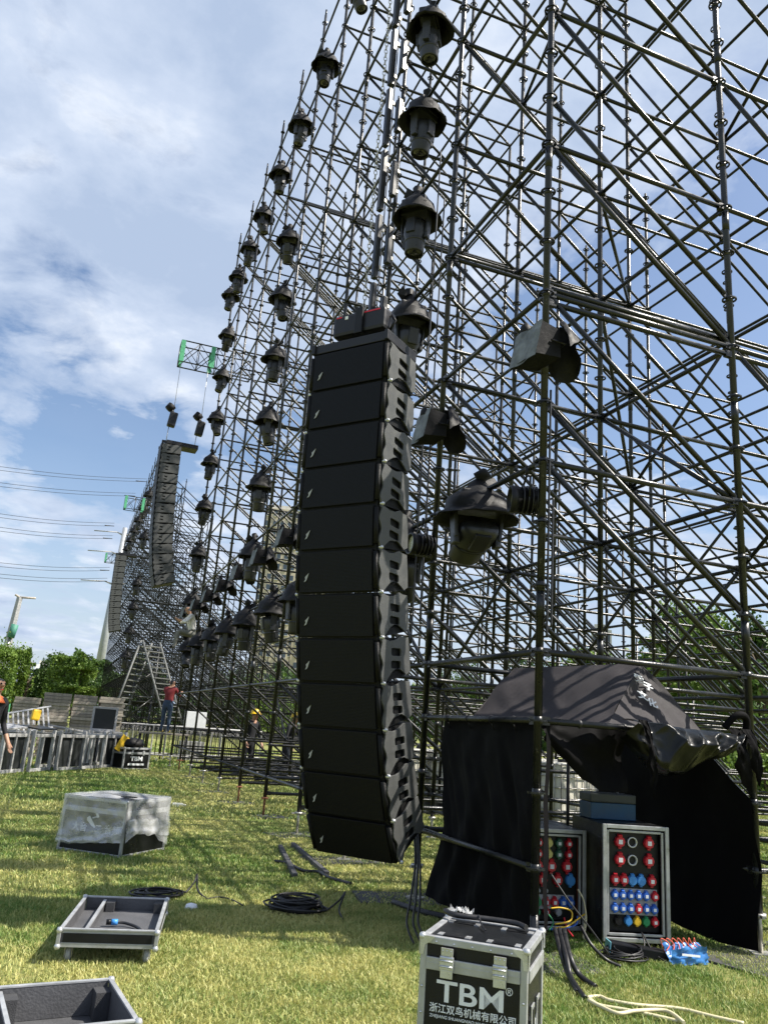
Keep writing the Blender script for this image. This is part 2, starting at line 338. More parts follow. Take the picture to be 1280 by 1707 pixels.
# ------------------------------------------------------------------ ground
def ground():
    m = bpy.data.materials.new('lawn_soil'); m.use_nodes = True; nt = m.node_tree; b = nt.nodes['Principled BSDF']; b.inputs['Roughness'].default_value = .95
    tc = nt.nodes.new('ShaderNodeTexCoord'); cols = []
    n1 = nt.nodes.new('ShaderNodeTexNoise'); n1.inputs['Scale'].default_value = .9; n1.inputs['Detail'].default_value = 8; n1.inputs['Roughness'].default_value = .65
    n2 = nt.nodes.new('ShaderNodeTexNoise'); n2.inputs['Scale'].default_value = 26; n2.inputs['Detail'].default_value = 6; n2.inputs['Roughness'].default_value = .8
    for n in (n1, n2): nt.links.new(tc.outputs['Object'], n.inputs['Vector'])
    ad = nt.nodes.new('ShaderNodeMath'); ad.operation = 'ADD'; nt.links.new(n1.outputs['Fac'], ad.inputs[0]); nt.links.new(n2.outputs['Fac'], ad.inputs[1])
    hv = nt.nodes.new('ShaderNodeMath'); hv.operation = 'MULTIPLY'; hv.inputs[1].default_value = .5; nt.links.new(ad.outputs[0], hv.inputs[0])
    rp = nt.nodes.new('ShaderNodeValToRGB'); e = rp.color_ramp.elements; e[0].position = .36; e[0].color = (.075, .115, .022, 1); e[1].position = .62; e[1].color = (.34, .30, .11, 1)
    q = e.new(.49); q.color = (.18, .205, .05, 1)
    nt.links.new(hv.outputs[0], rp.inputs[0]); nt.links.new(rp.outputs[0], b.inputs['Base Color'])
    bp = nt.nodes.new('ShaderNodeBump'); bp.inputs['Strength'].default_value = .6; bp.inputs['Distance'].default_value = .05; nt.links.new(n2.outputs['Fac'], bp.inputs['Height']); nt.links.new(bp.outputs[0], b.inputs['Normal'])
    mb = MB(); mb.add([(-1500, -300, 0), (1500, -300, 0), (1500, 2500, 0), (-1500, 2500, 0)], [(0, 1, 2, 3)])
    tag(mb.build('ground', m), kind='structure')
ground()
def grass():
    def zone(r0, r1, dens, h, wd):
        n = int(dens * .5 * (r1 * r1 - r0 * r0) * R(64)); r = np.sqrt(rng.uniform(r0 * r0, r1 * r1, n)); a = R(-13) + R(64) * rng.random(n)
        return np.stack([r * np.sin(a), r * np.cos(a)], 1), np.full(n, h), np.full(n, wd)
    zs = [zone(3.2, 7.5, 11500, .029, .0034), zone(7.5, 13, 4200, .033, .006), zone(13, 24, 900, .046, .011), zone(24, 46, 130, .06, .028)]
    P = np.concatenate([z[0] for z in zs]); H = np.concatenate([z[1] for z in zs]); W = np.concatenate([z[2] for z in zs]); n = len(P)
    def vn(p, s, seed):                               # cheap value noise
        q = p * s; i = np.floor(q).astype(int); f = q - i; f = f * f * (3 - 2 * f)
        hsh = lambda a, b: ((np.sin(a * 127.1 + b * 311.7 + seed * 74.7) * 43758.5453) % 1.0)
        return (hsh(i[:, 0], i[:, 1]) * (1 - f[:, 0]) + hsh(i[:, 0] + 1, i[:, 1]) * f[:, 0]) * (1 - f[:, 1]) + (hsh(i[:, 0], i[:, 1] + 1) * (1 - f[:, 0]) + hsh(i[:, 0] + 1, i[:, 1] + 1) * f[:, 0]) * f[:, 1]
    dry = .45 * vn(P, .6, 1) + .3 * vn(P, 2.3, 2) + .25 * vn(P, 9, 3)
    keep = rng.random(n) < (.35 + .9 * vn(P, 3.1, 5)) * (1 - .7 * (vn(P, 1.1, 9) > .84)); P, H, W, dry = P[keep], H[keep], W[keep], dry[keep]; n = len(P)
    H = H * rng.uniform(.45, 1.25, n) * (.75 + .6 * (1 - dry)); a = rng.uniform(0, 2 * np.pi, n); lean = rng.uniform(.2, 1.1, n) * H; a2 = rng.uniform(0, 2 * np.pi, n)
    dx, dy = np.cos(a) * W, np.sin(a) * W; lx, ly = np.cos(a2) * lean, np.sin(a2) * lean; V = np.zeros((n, 5, 3))
    V[:, 0] = np.stack([P[:, 0] - dx, P[:, 1] - dy, 0 * H - .004], 1); V[:, 1] = np.stack([P[:, 0] + dx, P[:, 1] + dy, 0 * H - .004], 1)
    V[:, 2] = np.stack([P[:, 0] + dx * .8 + lx * .35, P[:, 1] + dy * .8 + ly * .35, H * .6], 1); V[:, 3] = np.stack([P[:, 0] - dx * .8 + lx * .35, P[:, 1] - dy * .8 + ly * .35, H * .6], 1)
    V[:, 4] = np.stack([P[:, 0] + lx, P[:, 1] + ly, H * .95], 1)
    b = (np.arange(n) * 5)[:, None]
    loops = np.concatenate([b + [0, 1, 2, 3], b + [3, 2, 4]], 1).ravel(); starts = (np.arange(n) * 7)[:, None] + [0, 4]; tot = np.tile([4, 3], n)
    me = bpy.data.meshes.new('grass'); me.vertices.add(n * 5); me.vertices.foreach_set('co', V.ravel()); me.loops.add(len(loops)); me.loops.foreach_set('vertex_index', loops)
    me.polygons.add(n * 2); me.polygons.foreach_set('loop_start', starts.ravel()); me.polygons.foreach_set('loop_total', tot); me.update()
    t = np.clip(.45 + (dry - .5) * 1.7 + rng.normal(0, .22, n), 0, 1); at = me.attributes.new('tint', 'FLOAT', 'POINT'); at.data.foreach_set('value', np.repeat(t, 5))
    me.materials.append(M['blade']); tag(link('grass', me), 'short yellow-green lawn grass', 'grass', kind='stuff')
grass()

# ------------------------------------------------------------------ scaffolding
X0, Y0 = 3.245, 5.2
LEV = [.6 + 1.5 * k for k in range(12)]
TOP = [18.0, 16.3, 14.15, 12.2, 8.35, 6.7, 4.6, 3.2]
def np_cyl(mb_list, p0, p1, r, n): mb_list.append((p0, p1, r, n))
def merged(name, segs, m, parent, discs=(), n=6):
    V = []; Fc = []; o = 0
    ang = np.arange(n) * 2 * np.pi / n
    for p0, p1, r in segs:
        p0 = np.array(p0, float); d = np.array(p1, float) - p0; z = d / np.linalg.norm(d); a = np.array([0, 0, 1.]) if abs(z[2]) < .9 else np.array([1., 0, 0])
        u = np.cross(z, a); u /= np.linalg.norm(u); w_ = np.cross(z, u); ring = (np.cos(ang)[:, None] * u + np.sin(ang)[:, None] * w_) * r
        V.append(p0 + ring); V.append(p0 + d + ring)
        Fc += [(o + k, o + (k + 1) % n, o + n + (k + 1) % n, o + n + k) for k in range(n)]; o += 2 * n
    for c, r in discs:
        c = np.array(c, float); ring = np.stack([np.cos(ang), np.sin(ang), 0 * ang], 1) * r; V.append(c + ring); V.append(c + ring + [0, 0, .02])
        Fc += [(o + k, o + (k + 1) % n, o + n + (k + 1) % n, o + n + k) for k in range(n)] + [tuple(o + k for k in range(n))[::-1], tuple(o + n + k for k in range(n))]; o += 2 * n
    if not V: return None
    me = bpy.data.meshes.new(name); me.from_pydata(np.concatenate(V).tolist(), [], Fc); me.materials.append(m); me.polygons.foreach_set('use_smooth', [len(f) == 4 for f in Fc]); me.update()
    return tag(link(name, me, parent), kind='stuff')
def score(p0, p1):
    best = 0; inn = 0; dm = 1e9; pp = []
    for t in (0, .2, .4, .6, .8, 1):
        q = proj([p0[i] + (p1[i] - p0[i]) * t for i in range(3)])
        if q is None: continue
        if 0 < q[0] < 1280 and 0 < q[1] < 1707: inn += 1
        dm = min(dm, q[2]); pp.append(q)
    if inn == 0 or len(pp) < 2: return 0
    return inn / 6 * math.hypot(pp[-1][0] - pp[0][0], pp[-1][1] - pp[0][1]) / dm
def rosette(mb, z, det):
    if det:
        n = 14; ro, ri = .068, .052
        vs = [(r_ * math.cos(2 * math.pi * k / n), r_ * math.sin(2 * math.pi * k / n), zz) for r_, zz in ((ro, z - .006), (ro, z + .006), (ri, z + .006), (ri, z - .006)) for k in range(n)]
        fs = [(a * n + k, a * n + (k + 1) % n, ((a + 1) % 4) * n + (k + 1) % n, ((a + 1) % 4) * n + k) for a in range(4) for k in range(n)]
        mb.add(vs, fs)
        for k in range(4):
            a = k * math.pi / 2 + math.pi / 4; mb.box((.042 * math.cos(a), .042 * math.sin(a), z), (.03, .018, .012), (0, 0, a))
        mb.tube([(0, 0, z - .03), (0, 0, z + .03)], .034, 8)
    else:
        mb.lathe([(.0, z - .008), (.062, z - .008), (.062, z + .008), (.0, z + .008)], 8, smooth=False)
def standard_mesh(top, det, m='tube'):
    mb = MB(); n = 12 if det else 6
    mb.tube([(0, 0, .3), (0, 0, top - .16)], .03, n); mb.tube([(0, 0, top - .16), (0, 0, top)], .022, n)
    z = .6
    while z < top - .05: rosette(mb, z, det); z += .5
    if det:
        for z in np.arange(2.35, top - .3, 2.0): mb.tube([(0, 0, z), (0, 0, z + .2)], .034, n)
    return mb.mesh('standard', M[m])
def bar_mesh(name, r, L, n, ends=True, m='tube'):               # along z, 0..L, with wedge heads
    mb = MB(); mb.tube([(0, 0, .07), (0, 0, L - .07)], r, n)
    if ends:
        for a, s in ((.035, 1), (L - .035, -1)):
            mb.box((0, 0, a + .015 * s), (.042, .06, .075), bev=0); mb.box((0, .045, a - .012 * s), (.008, .07, .02))
    else:
        for a in (.05, L - .05): mb.box((0, 0, a), (.02, .055, .1))
    return mb.mesh(name, M[m])
def scaffold(name, label, x0, y0, nb, top, seed, det, skip=lambda *a: False, extra=()):
    rd = random.Random(seed); root = tag(thing(name, (x0, y0, 0)), label, 'scaffold'); nv = len(top); std = []; led = []; dia = []
    P = lambda u, v, z: (2. * v, 2. * u, z)           # local to root
    for u in range(nb + 1):
        for v in range(nv):
            std.append((u, v, top[v]))
            for k, z in enumerate(LEV):
                if z > top[v] - .05: continue
                if u < nb and not skip('u', u, v, k): led.append((P(u, v, z), P(u + 1, v, z)))
                if v + 1 < nv and z <= top[v + 1] and not skip('v', u, v, k): led.append((P(u, v, z), P(u, v + 1, z)))
                if k + 1 < 12 and v + 1 < nv and LEV[k + 1] <= top[v] and z <= top[v + 1] and rd.random() < (.95 if k or u > 1 else .35) and not skip('d', u, v, k):
                    dia.append((P(u, v, LEV[k + 1]), P(u, v + 1, z)))
                    if k and rd.random() < (.5 if z < 6 and v > 0 else .08): dia.append((P(u, v + .02, LEV[k + 1] - .5), P(u, v + 1, z - .5)))
                if k + 1 < 12 and u < nb and 0 < v and LEV[k + 1] <= top[v] and rd.random() < (.22 if z < 5 else .07) and not skip('e', u, v, k):
                    dia.append((P(u, v, z), P(u + 1, v, LEV[k + 1])) if rd.random() < .5 else (P(u + 1, v, z), P(u, v, LEV[k + 1])))
                if k >= 2 and u < nb and v + 1 < nv and z <= top[v + 1] and rd.random() < .06: dia.append((P(u, v, z + .02), P(u + 1, v + 1, z + .02)))
    for u in range(nb + 1):
        for v in range(nv):
            if u < nb and (v > 0 or u > 2) and rd.random() < .8: led.append((P(u, v, .38 if v else .6), P(u + 1, v, .38 if v else .6)))
            if v + 1 < nv and u > 1 and rd.random() < .8: led.append((P(u, v, .36), P(u, v + 1, .36)))
            if v + 1 < nv and u > 1 and rd.random() < .6: led.append((P(u, v, 1.1), P(u, v + 1, 1.1)))
    for e in extra: (dia if e[2] == 'd' else led).append((e[0], e[1]))
    W = lambda p: (p[0] + x0, p[1] + y0, p[2])
    sc = sorted(std, key=lambda s: -score(W(P(s[0], s[1], .3)), W(P(s[0], s[1], s[2])))); cache = {}; far = []; discs = []
    for i, (u, v, t) in enumerate(sc):
        dist = math.hypot(x0 + 2 * v, y0 + 2 * u)
        if i < 100 and score(W(P(u, v, .3)), W(P(u, v, t))) > 0:
            dd = det and dist < 19
            if (v, dd) not in cache: cache[(v, dd)] = standard_mesh(t, dd, 'tube' if det else 'tubefar')
            o = link('standard', cache[(v, dd)], root, Matrix.Translation(P(u, v, 0)) @ Matrix.Rotation(rd.random() * 1.5, 4, 'Z'))
            if det and (v == 0 or dist < 13):
                rust = rd.random() < .45
                key = ('j', rust)
                if key not in cache:
                    mb = MB(); mb.tube([(0, 0, .012), (0, 0, .42)], .019, 8); mb.lathe([(.02, .27), (.055, .27), (.055, .3), (.02, .3)], 8); mb.box((.05, 0, .285), (.1, .02, .02)); mb.box((-.05, 0, .285), (.1, .02, .02)); cache[key] = mb.mesh('base_jack', M['rust' if rust else 'jack'])
                    mb = MB(); mb.box((0, 0, .021), (.15, .15, .01)); cache['p'] = mb.mesh('base_plate', M['jack'])
                if det and u == 0 and v == 0:
                    mb = MB(); mb.tube([(0, 0, .03), (0, 0, .31)], .03, 12); mb.build('post_foot', M['tube'], o); continue
                j = link('base_jack', cache[key], o); link('base_plate', cache['p'], o)
        else:
            far.append((P(u, v, .02), P(u, v, t), .03)); discs += [(P(u, v, z), .06) for z in np.arange(.6, t - .05, .5)]
    merged('standard', far, M['tube'] if det else M['tubefar'], root, discs)
    for nm, lst, r in (('ledger', led, .0242), ('diagonal_brace', dia, .0242)):
        lst.sort(key=lambda s: -score(W(s[0]), W(s[1]))); far = []; mc = {}
        for i, (a, b) in enumerate(lst):
            if i < 100 and score(W(a), W(b)) > 0:
                mt, L = along(a, b); key = round(L, 2)
                if key not in mc: mc[key] = bar_mesh(nm, r if det else r * 1.25, L, 12 if det else 6, nm == 'ledger', 'tube' if det else 'tubefar')
                link(nm, mc[key], root, mt)
            else: far.append((a, b, r if det else r * 1.25))
        merged(nm, far, M['tube'] if det else M['tubefar'], root, n=6 if det else 5)
    return root
def skip_near(t, u, v, k):
    if t == 'v' and v == 0 and u in (0,) and k == 0: return True
    if t in 'de' and v == 0 and u in (0, 1) and k == 0: return True
    return False
ext = [((0, 0, 1.6), (0, 2, 1.6), 'l'), ((0, 0, 1.6), (2, 0, 1.6), 'l'), ((0, 0, 5.02), (2, 0, 5.02), 'l'), ((.0, .05, 5.19), (2, .05, 5.19), 'l'), ((2, 0, 5.02), (4, 0, 5.02), 'l'),
       ((0, 0, 7.1), (2, 0, 5.6), 'd'), ((0, 0, 4.1), (2, 0, 2.6), 'd'), ((2, 2, 6.6), (4, 4, 5.1), 'd')]
scaffold('scaffold_tower', 'tall dark steel scaffold grandstand filling the right of the picture, hung with lights', X0, Y0, 10, TOP, 3, True, skip_near, ext)
scaffold('scaffold_tower', 'distant dark steel scaffold block beyond the stair, at the far left end', X0, Y0 + 46, 15, TOP, 5, False)
for u in range(0, 11):
    p = (X0, Y0 + 2 * u); mb = MB(); mb.box((0, 0, .008), (.9 if u < 4 else .6, .5, .016), (0, 0, rng.uniform(-.4, .4)))
    tag(mb.build('base_board', M['board'], None, Matrix.Translation((p[0] + rng.uniform(-.1, .1), p[1], 0))), 'thin dark board lying on the grass under a front leg of the near scaffold', 'board', 'boards under the scaffold legs')
mb = MB(); mb.box((0, 0, .008), (1.1, .6, .016), (0, 0, .3)); tag(mb.build('base_board', M['board'], None, Matrix.Translation((5.2, 5.15, 0))), 'wide dark board on the grass under the scaffold leg right of the tent', 'board', 'boards under the scaffold legs')

# ------------------------------------------------------------------ loudspeaker arrays
def cabinet_proto(w, h, d, notch=.075, sl=.15):
    """local: x right, y out of the grille (towards viewer), z up; origin = top front centre, body below"""
    r = {}
    h2 = h * .84
    sec = [(0, 0), (0, -h), (-d, -h + (h - h2) / 2), (-d, -(h - h2) / 2)]       # (y, z)
    mb = MB(); wi = w - .05
    vs = [(x, y - .02 if i in (0, 1) else y, z - (.0012 if i in (0, 3) else -.0012)) for x in (-wi / 2, wi / 2) for i, (y, z) in enumerate(sec)]
    mb.add(vs, [(0, 3, 2, 1), (4, 5, 6, 7), (0, 1, 5, 4), (3, 7, 6, 2), (0, 4, 7, 3), (1, 2, 6, 5)]); r['box'] = mb.mesh('cabinet', M['cab'])
    mb = MB(); mb.box((0, -.008, -h / 2), (w - .1, .024, h - .022), None, 0, .006); r['grille'] = mb.mesh('grille', M['grille'])
    out = [(-.012, -.012)]                              # side outline (a = depth backwards, z)
    for i in range(1, 12):
        t = i / 12; out.append((.032 + .016 * math.sin(t * 2 * math.pi * 2.0 + .6), -t * h))
    front = [(.03, -.012)] + out[1:] + [(.03, -h + .012)]
    bot = [(.07, -h + .006)] + [(.07 + (d - .14) * t, -h + .004 + notch * math.sin(math.pi * t) + t * (h - h2) / 2) for t in (.12, .3, .5, .7, .88, 1)]
    top = [(d - .02, -.03), (d - .09, -.012 - .01)] + [(.06 + (d - .2) * t, -.006 - .03 * math.sin(math.pi * t)) for t in (1, .7, .4, .1)]
    outer = front + bot + [(d - .01, -h * .84), (d - .01, -h * .5)] + top
    def slot(cx, cz, lw, lh, sk):
        pts = []
        for qx, qz, a0 in ((lw / 2 - .018, lh / 2 - .018, 0), (-lw / 2 + .018, lh / 2 - .018, 90), (-lw / 2 + .018, -lh / 2 + .018, 180), (lw / 2 - .018, -lh / 2 + .018, 270)):
            for k in range(4):
                a = R(a0 + 30 * k); x = qx + .018 * math.cos(a); z = qz + .018 * math.sin(a); pts.append((cx + x, cz + z - sk * x))
        return pts
    holes = [slot(.245, -h * .36, sl, sl * .41, .12), slot(.235, -h * .64, sl, sl * .41, .12)]
    r['plate'] = plate_mesh(outer, holes, .012, M['plate'], .0015)
    mb = MB(); mb.prism([(-.022, -.034), (-.004, -.026), (.006, -.008), (.016, .016), (.024, .036), (.006, .02), (-.012, .006), (-.008, -.012)], .005, frame_m((0, .004, 0), (1, 0, 0), (0, 0, 1), (0, -1, 0))); r['badge'] = mb.mesh('badge', M['greyp'])
    mb = MB(); mb.lathe([(0, .02), (.013, .016), (.016, .004), (.016, -.012)], 10, Matrix.Rotation(math.pi / 2, 4, 'Y')); r['pin'] = mb.mesh('rigging_pin', M['chrome'])
    mb = MB(); mb.tube([(0, 0, -.03), (0, 0, -h + .03)], .02, 6); r['front_strip'] = mb.mesh('front_strip', M['cab'])
    mb = MB()
    for hh in (.36, .64): mb.box((0, -.24, -h * hh), (.02, .17, .085))
    r['recess'] = mb.mesh('handle_recess', M['black'])
    return r
def line_array(n, hb, w, d, az, top, tilts, label, detail, flyback=.75):
    nrm = Vector((math.sin(az), math.cos(az), 0)); rt = (-nrm).cross(Vector((0, 0, 1)))
    root = thing('line_array', (top[0], top[1], top[2]), label, 'loudspeaker array', 'hanging loudspeaker arrays')
    base = Vector(top); pr = cabinet_proto(w, hb, d) if detail else cabinet_proto(w, hb, d, .015, .10); P = Vector(top)
    for k in range(n):
        t = tilts[k]; dn = Vector((0, 0, -1)) * math.cos(t) - nrm * math.sin(t); out = nrm * math.cos(t) - Vector((0, 0, 1)) * math.sin(t)
        mt = frame_m(P - base, rt, out, -dn)
        c = link('cabinet', pr['box'], root, mt); link('grille', pr['grille'], c)
        for s in (1, -1):
            pm = frame_m((s * (w / 2 - .006), 0, 0), (0, -1, 0), (0, 0, 1), (1 if s < 0 else -1, 0, 0))
            pm = frame_m((s * (w / 2 - .006), 0, 0), (0, -1, 0), (0, 0, 1), (-1, 0, 0)); link('side_panel', pr['plate'], c, pm)
            if detail:
                link('rigging_pin', pr['pin'], c, Matrix.Translation((s * w / 2, -.045, -hb + .004)) @ (Matrix.Identity(4) if s > 0 else Matrix.Rotation(math.pi, 4, 'Z')))
                link('front_strip', pr['front_strip'], c, Matrix.Translation((s * (w / 2 - .028), -.012, 0)))
        if detail: link('badge', pr['badge'], c, Matrix.Translation((-w * .34, .008, -hb * .62)))
        P = P + dn * hb
    mb = MB(); t = tilts[0]; o = lambda x, y, z: rt * x + nrm * y + Vector((0, 0, z)); rot = Matrix((rt, nrm, Vector((0, 0, 1)))).transposed()
    for x in (-w / 2 + .03, w / 2 - .03): mb.box(o(x, -d / 2, .05), (.035, d + .02, .085), rot, 0, .006)
    mb.box(o(0, -.03, .05), (w - .07, .04, .08), rot, 0, .006); mb.box(o(0, -d + .03, .05), (w - .07, .05, .08), rot)
    mb.box(o(0, -flyback / 2 - .1, .1), (.09 if detail else .5, flyback - .1, .07 if detail else .14), rot, 0, .006); mb.box(o(0, -flyback + .05, .1), (.3, .12, .1), rot, 0, .01)
    mb.build('fly_frame', M['blackm'], root); return root
TILT = [R(x) for x in (1.87, .53, .45, 2.2, 4.97, 8.07, 10.44, 11.41, 11.93, 14.49, 20.3, 27.97)]
AZ1 = R(-127.71)
line_array(12, .34, .7816, .46, AZ1, (1.7356, 5.7879, 4.477), TILT, 'large black line of twelve stacked loudspeakers hanging right in the foreground', True)
AZ2 = R(-92)
a2 = PY(268, 738, 25.2)
line_array(14, .325, .78, .62, AZ2, (a2.x, 25.2, a2.z - .1), [R(x) for x in (1, 1, 1, 2, 2, 3, 3, 4, 5, 6, 8, 10, 13, 16)], 'curved line of grey loudspeakers hanging from the long truss arm at middle distance', False, 1.1)
a3 = PY(193, 926, 48)
line_array(13, .34, .8, .62, R(-88), (a3.x, 48, a3.z), [R(x) for x in (0, 0, 1, 1, 2, 2, 3, 3, 4, 5, 7, 9, 12)], 'smallest, farthest line of loudspeakers hanging at the left end of the scaffolding', False, 1.1)
def chain_mesh(z0, z1):
    mb = MB(); z = z0; i = 0; st = .042
    while z < z1:
        a = (i % 2) * math.pi / 2; mb.tube([(0, 0, z), (math.cos(a) * .014, math.sin(a) * .014, z + .012), (math.cos(a) * .014, math.sin(a) * .014, z + .04), (0, 0, z + .054)], .0042, 4)
        mb.tube([(0, 0, z), (-math.cos(a) * .014, -math.sin(a) * .014, z + .012), (-math.cos(a) * .014, -math.sin(a) * .014, z + .04), (0, 0, z + .054)], .0042, 4); z += st; i += 1
    return mb
nA = Vector((math.sin(AZ1), math.cos(AZ1), 0)); rA = (-nA).cross(Vector((0, 0, 1)))
hc = Vector((1.7356, 5.7879, 0)) - nA * .20 + rA * .0
def hoist_near():
    root = thing('chain_hoist', (hc.x, hc.y, 4.62), 'black chain hoist lying on top of the foreground loudspeaker line with its chain running up', 'chain hoist')
    rot = Matrix((rA, nA, Vector((0, 0, 1)))).transposed(); mb = MB(); mb.box((0, 0, .15), (.52, .20, .20), rot, 0, .03); b = mb.build('motor_body', M['blackm'], root)
    mb = MB(); mb.box(rA * .02 + nA * .112 + Vector((0, 0, .15)), (.075, .03, .24), rot, 0, .006); mb.build('chain_guide', M['black'], root)
    mb = MB(); mb.tube([rA * .26 + Vector((0, 0, .06)), rA * .31 + Vector((0, 0, .14)), rA * .27 + Vector((0, 0, .2))], .012, 6); mb.build('handle', M['black'], root)
    mb = MB()
    for x, ww in ((-.2, .05), (.13, .16), (.02, .02)): mb = MB(); mb.box(rA * x + nA * .1015 + Vector((0, 0, .225)), (ww, .004, .012), rot); mb.build('red_mark', M['red'], root)
    mb = MB(); mb.box(rA * -.12 + nA * .1015 + Vector((0, 0, .21)), (.03, .004, .03), rot); mb.build('sticker', M['whitep'], root)
    chain_mesh(.2, 9.5).build('chain', M['jack'], root, Matrix.Translation(rA * .02 + nA * .06)); return root
hoist_near()
def truss_arm(loc, L, label, hh=.75, ww=.5):
    root = thing('cantilever_truss', loc, label, 'truss', 'truss arms that carry the loudspeakers'); n = max(2, round(L / .62)); mb = MB(); br = MB(); rr = .022
    C4 = [(y, z) for y in (-ww / 2, ww / 2) for z in (0, hh)]
    for y, z in C4: mb.tube([(0, y, z), (L, y, z)], rr, 6)
    for i in range(n + 1):
        x = L * i / n
        br.tube([(x, -ww / 2, 0), (x, -ww / 2, hh)], .014, 5); br.tube([(x, ww / 2, 0), (x, ww / 2, hh)], .014, 5); br.tube([(x, -ww / 2, 0), (x, ww / 2, 0)], .014, 5); br.tube([(x, -ww / 2, hh), (x, ww / 2, hh)], .014, 5)
        if i < n:
            x2 = L * (i + 1) / n
            for y in (-ww / 2, ww / 2): br.tube([(x, y, 0), (x2, y, hh)], .014, 5); br.tube([(x, y, hh), (x2, y, 0)], .012, 5)
    mb.build('chord', M['tube'], root); br.build('lacing', M['tube'], root)
    for x in (.02, L * .42):
        
        for y in (-ww / 2 - .02, ww / 2 + .02): g = MB(); g.box((x + .04, y, hh / 2), (.14, .02, hh)); g.build('green_plate', M['greenpaint'], root)
    return root
t2 = PY(297, 606, 25.2)
truss_arm((t2.x, 25.2, t2.z), 2.4, 'long truss arm with green end plates sticking out left over the middle loudspeaker line')
t3 = PY(206, 848, 48)
truss_arm((t3.x, 48, t3.z), 2.4, 'far small truss arm with green plates above the farthest loudspeaker line')
t4 = PY(174, 937, 70); truss_arm((t4.x, 70, t4.z), 2.2, 'farthest tiny grey truss arm poking out left of the farthest scaffold block')
truss_arm((hc.x - .15, hc.y, 14.1), X0 - hc.x + .4, 'truss arm overhead that carries the foreground loudspeaker line')
def motor(loc, top, label):
    root = thing('chain_hoist', loc, label, 'chain hoist', 'chain hoists above the middle loudspeaker line')
    mb = MB(); mb.box((0, 0, .34), (.26, .22, .5), (0, .12, 0), 0, .05); mb.tube([(-.02, 0, .5), (-.08, 0, .72)], .07, 6); mb.build('motor_body', M['blackm'], root)
    mb = MB(); mb.lathe([(0, -.12), (.13, -.1), (.14, .1), (0, .14)], 10, Matrix.Translation((-.12, 0, .74)) @ Matrix.Rotation(.6, 4, 'Y')); mb.build('chain_bag', M['hat'], root)
    mb = MB(); mb.tube([(-.08, 0, .1), (-.1, 0, -.45)], .012, 5); mb.build('hook', M['jack'], root)
    mb = MB(); mb.tube([(0, 0, .6), (.0, 0, top - loc[2])], .009, 5); mb.build('chain', M['jack'], root)
c1 = PY(285, 716, 25.2); c2 = PY(331, 731, 25.2)
motor((c1.x, 25.2, c1.z), t2.z + .05, 'left chain hoist hanging from the tip of the long truss arm')
motor((c2.x, 25.2, c2.z), t2.z + .05, 'right chain hoist hanging under the root of the long truss arm')

# ------------------------------------------------------------------ stage lights
def hat_mesh(seed):
    mb = MB(); f = lambda a, j: .17 * nz(math.cos(a) * 1.3 + seed * 9, math.sin(a) * 1.3, j * .35) + .09 * nz(math.cos(a) * 4 + seed * 5, math.sin(a) * 4, j * .8)
    mb.lathe([(.02, .08), (.05, .05), (.09, -.02), (.17, -.10), (.225, -.17), (.255, -.27), (.262, -.31), (.305, -.36), (.318, -.375), (.30, -.372), (.25, -.31), (.235, -.2), (.1, -.12)], 26, None, 0, f)
    g = lambda a, j: .2 * nz(a, seed, j)
    mb.lathe([(.012, .2), (.075, .13), (.03, .06), (.05, .03)], 9, Matrix.Translation((.02, .03, 0)) @ Matrix.Rotation(.5, 4, 'X'), 0, g)      # tied bundle round the clamp
    mb.add([(.02, 0, .05), (.14, .04, .14), (.2, .02, .02), (.1, -.03, -.03)], [(0, 1, 2, 3)]); return mb.mesh('rain_hat', M['hat'])
HATS = [hat_mesh(i) for i in range(5)]
def head_mesh():
    mb = MB(); mb.lathe([(.0, -.38), (.13, -.40), (.15, -.47), (.15, -.60), (.128, -.66), (.122, -.84), (.11, -.86), (.10, -.845)], 20); mb.box((.0, .135, -.52), (.12, .06, .2), None, 0, .01); mb.box((0, -.135, -.52), (.12, .06, .2), None, 0, .01); mb.box((.10, .05, -.73), (.06, .06, .12), None, 0, .008); mb.lathe([(.128, -.67), (.136, -.675), (.136, -.70), (.126, -.705)], 20); return mb.mesh('lamp_head', M['lamp'])
def lens_mesh():
    mb = MB(); mb.lathe([(.0, -.836), (.10, -.842), (.10, -.85), (0, -.848)], 16); return mb.mesh('lens', M['lens'])
def yoke_mesh():
    mb = MB()
    for s in (1, -1): mb.box((s * .175, 0, -.44), (.03, .11, .30), (0, s * .06, 0), 0, .01); mb.box((s * .16, 0, -.6), (.05, .09, .12), None, 0, .015)
    mb.box((0, 0, -.27), (.36, .2, .06), None, 0, .01); return mb.mesh('yoke', M['lamp'])
def base_mesh():
    mb = MB(); mb.box((0, 0, -.17), (.34, .26, .16), None, 0, .02); mb.tube([(0, .02, -.08), (0, .02, .03)], .03, 8); return mb.mesh('base', M['black'])
HEAD, LENS, YOKE, BASE = head_mesh(), lens_mesh(), yoke_mesh(), base_mesh()
def moving_head(loc, label, group, i, tilt=0., scale=1.):
    root = thing('moving_head', loc, label, 'stage light', group, random.uniform(0, 6.28)); root.scale = (scale,) * 3
    link('rain_hat', HATS[i % 5], root); link('base', BASE, root); link('yoke', YOKE, root)
    mt = Matrix.Translation((0, 0, -.53)) @ Matrix.Rotation(tilt, 4, 'X') @ Matrix.Translation((0, 0, .53)); h = link('lamp_head', HEAD, root, mt); link('lens', LENS, h)
    return root
XH = X0 - .03
for i, z in enumerate((11.1, 9.6, 8.1, 6.6)):
    moving_head((XH, Y0 + 3.05, z), f'black rain-hatted stage light, {ORD[i]} of the nearest column', 'moving lights in the nearest column', i, random.uniform(-.25, .25))
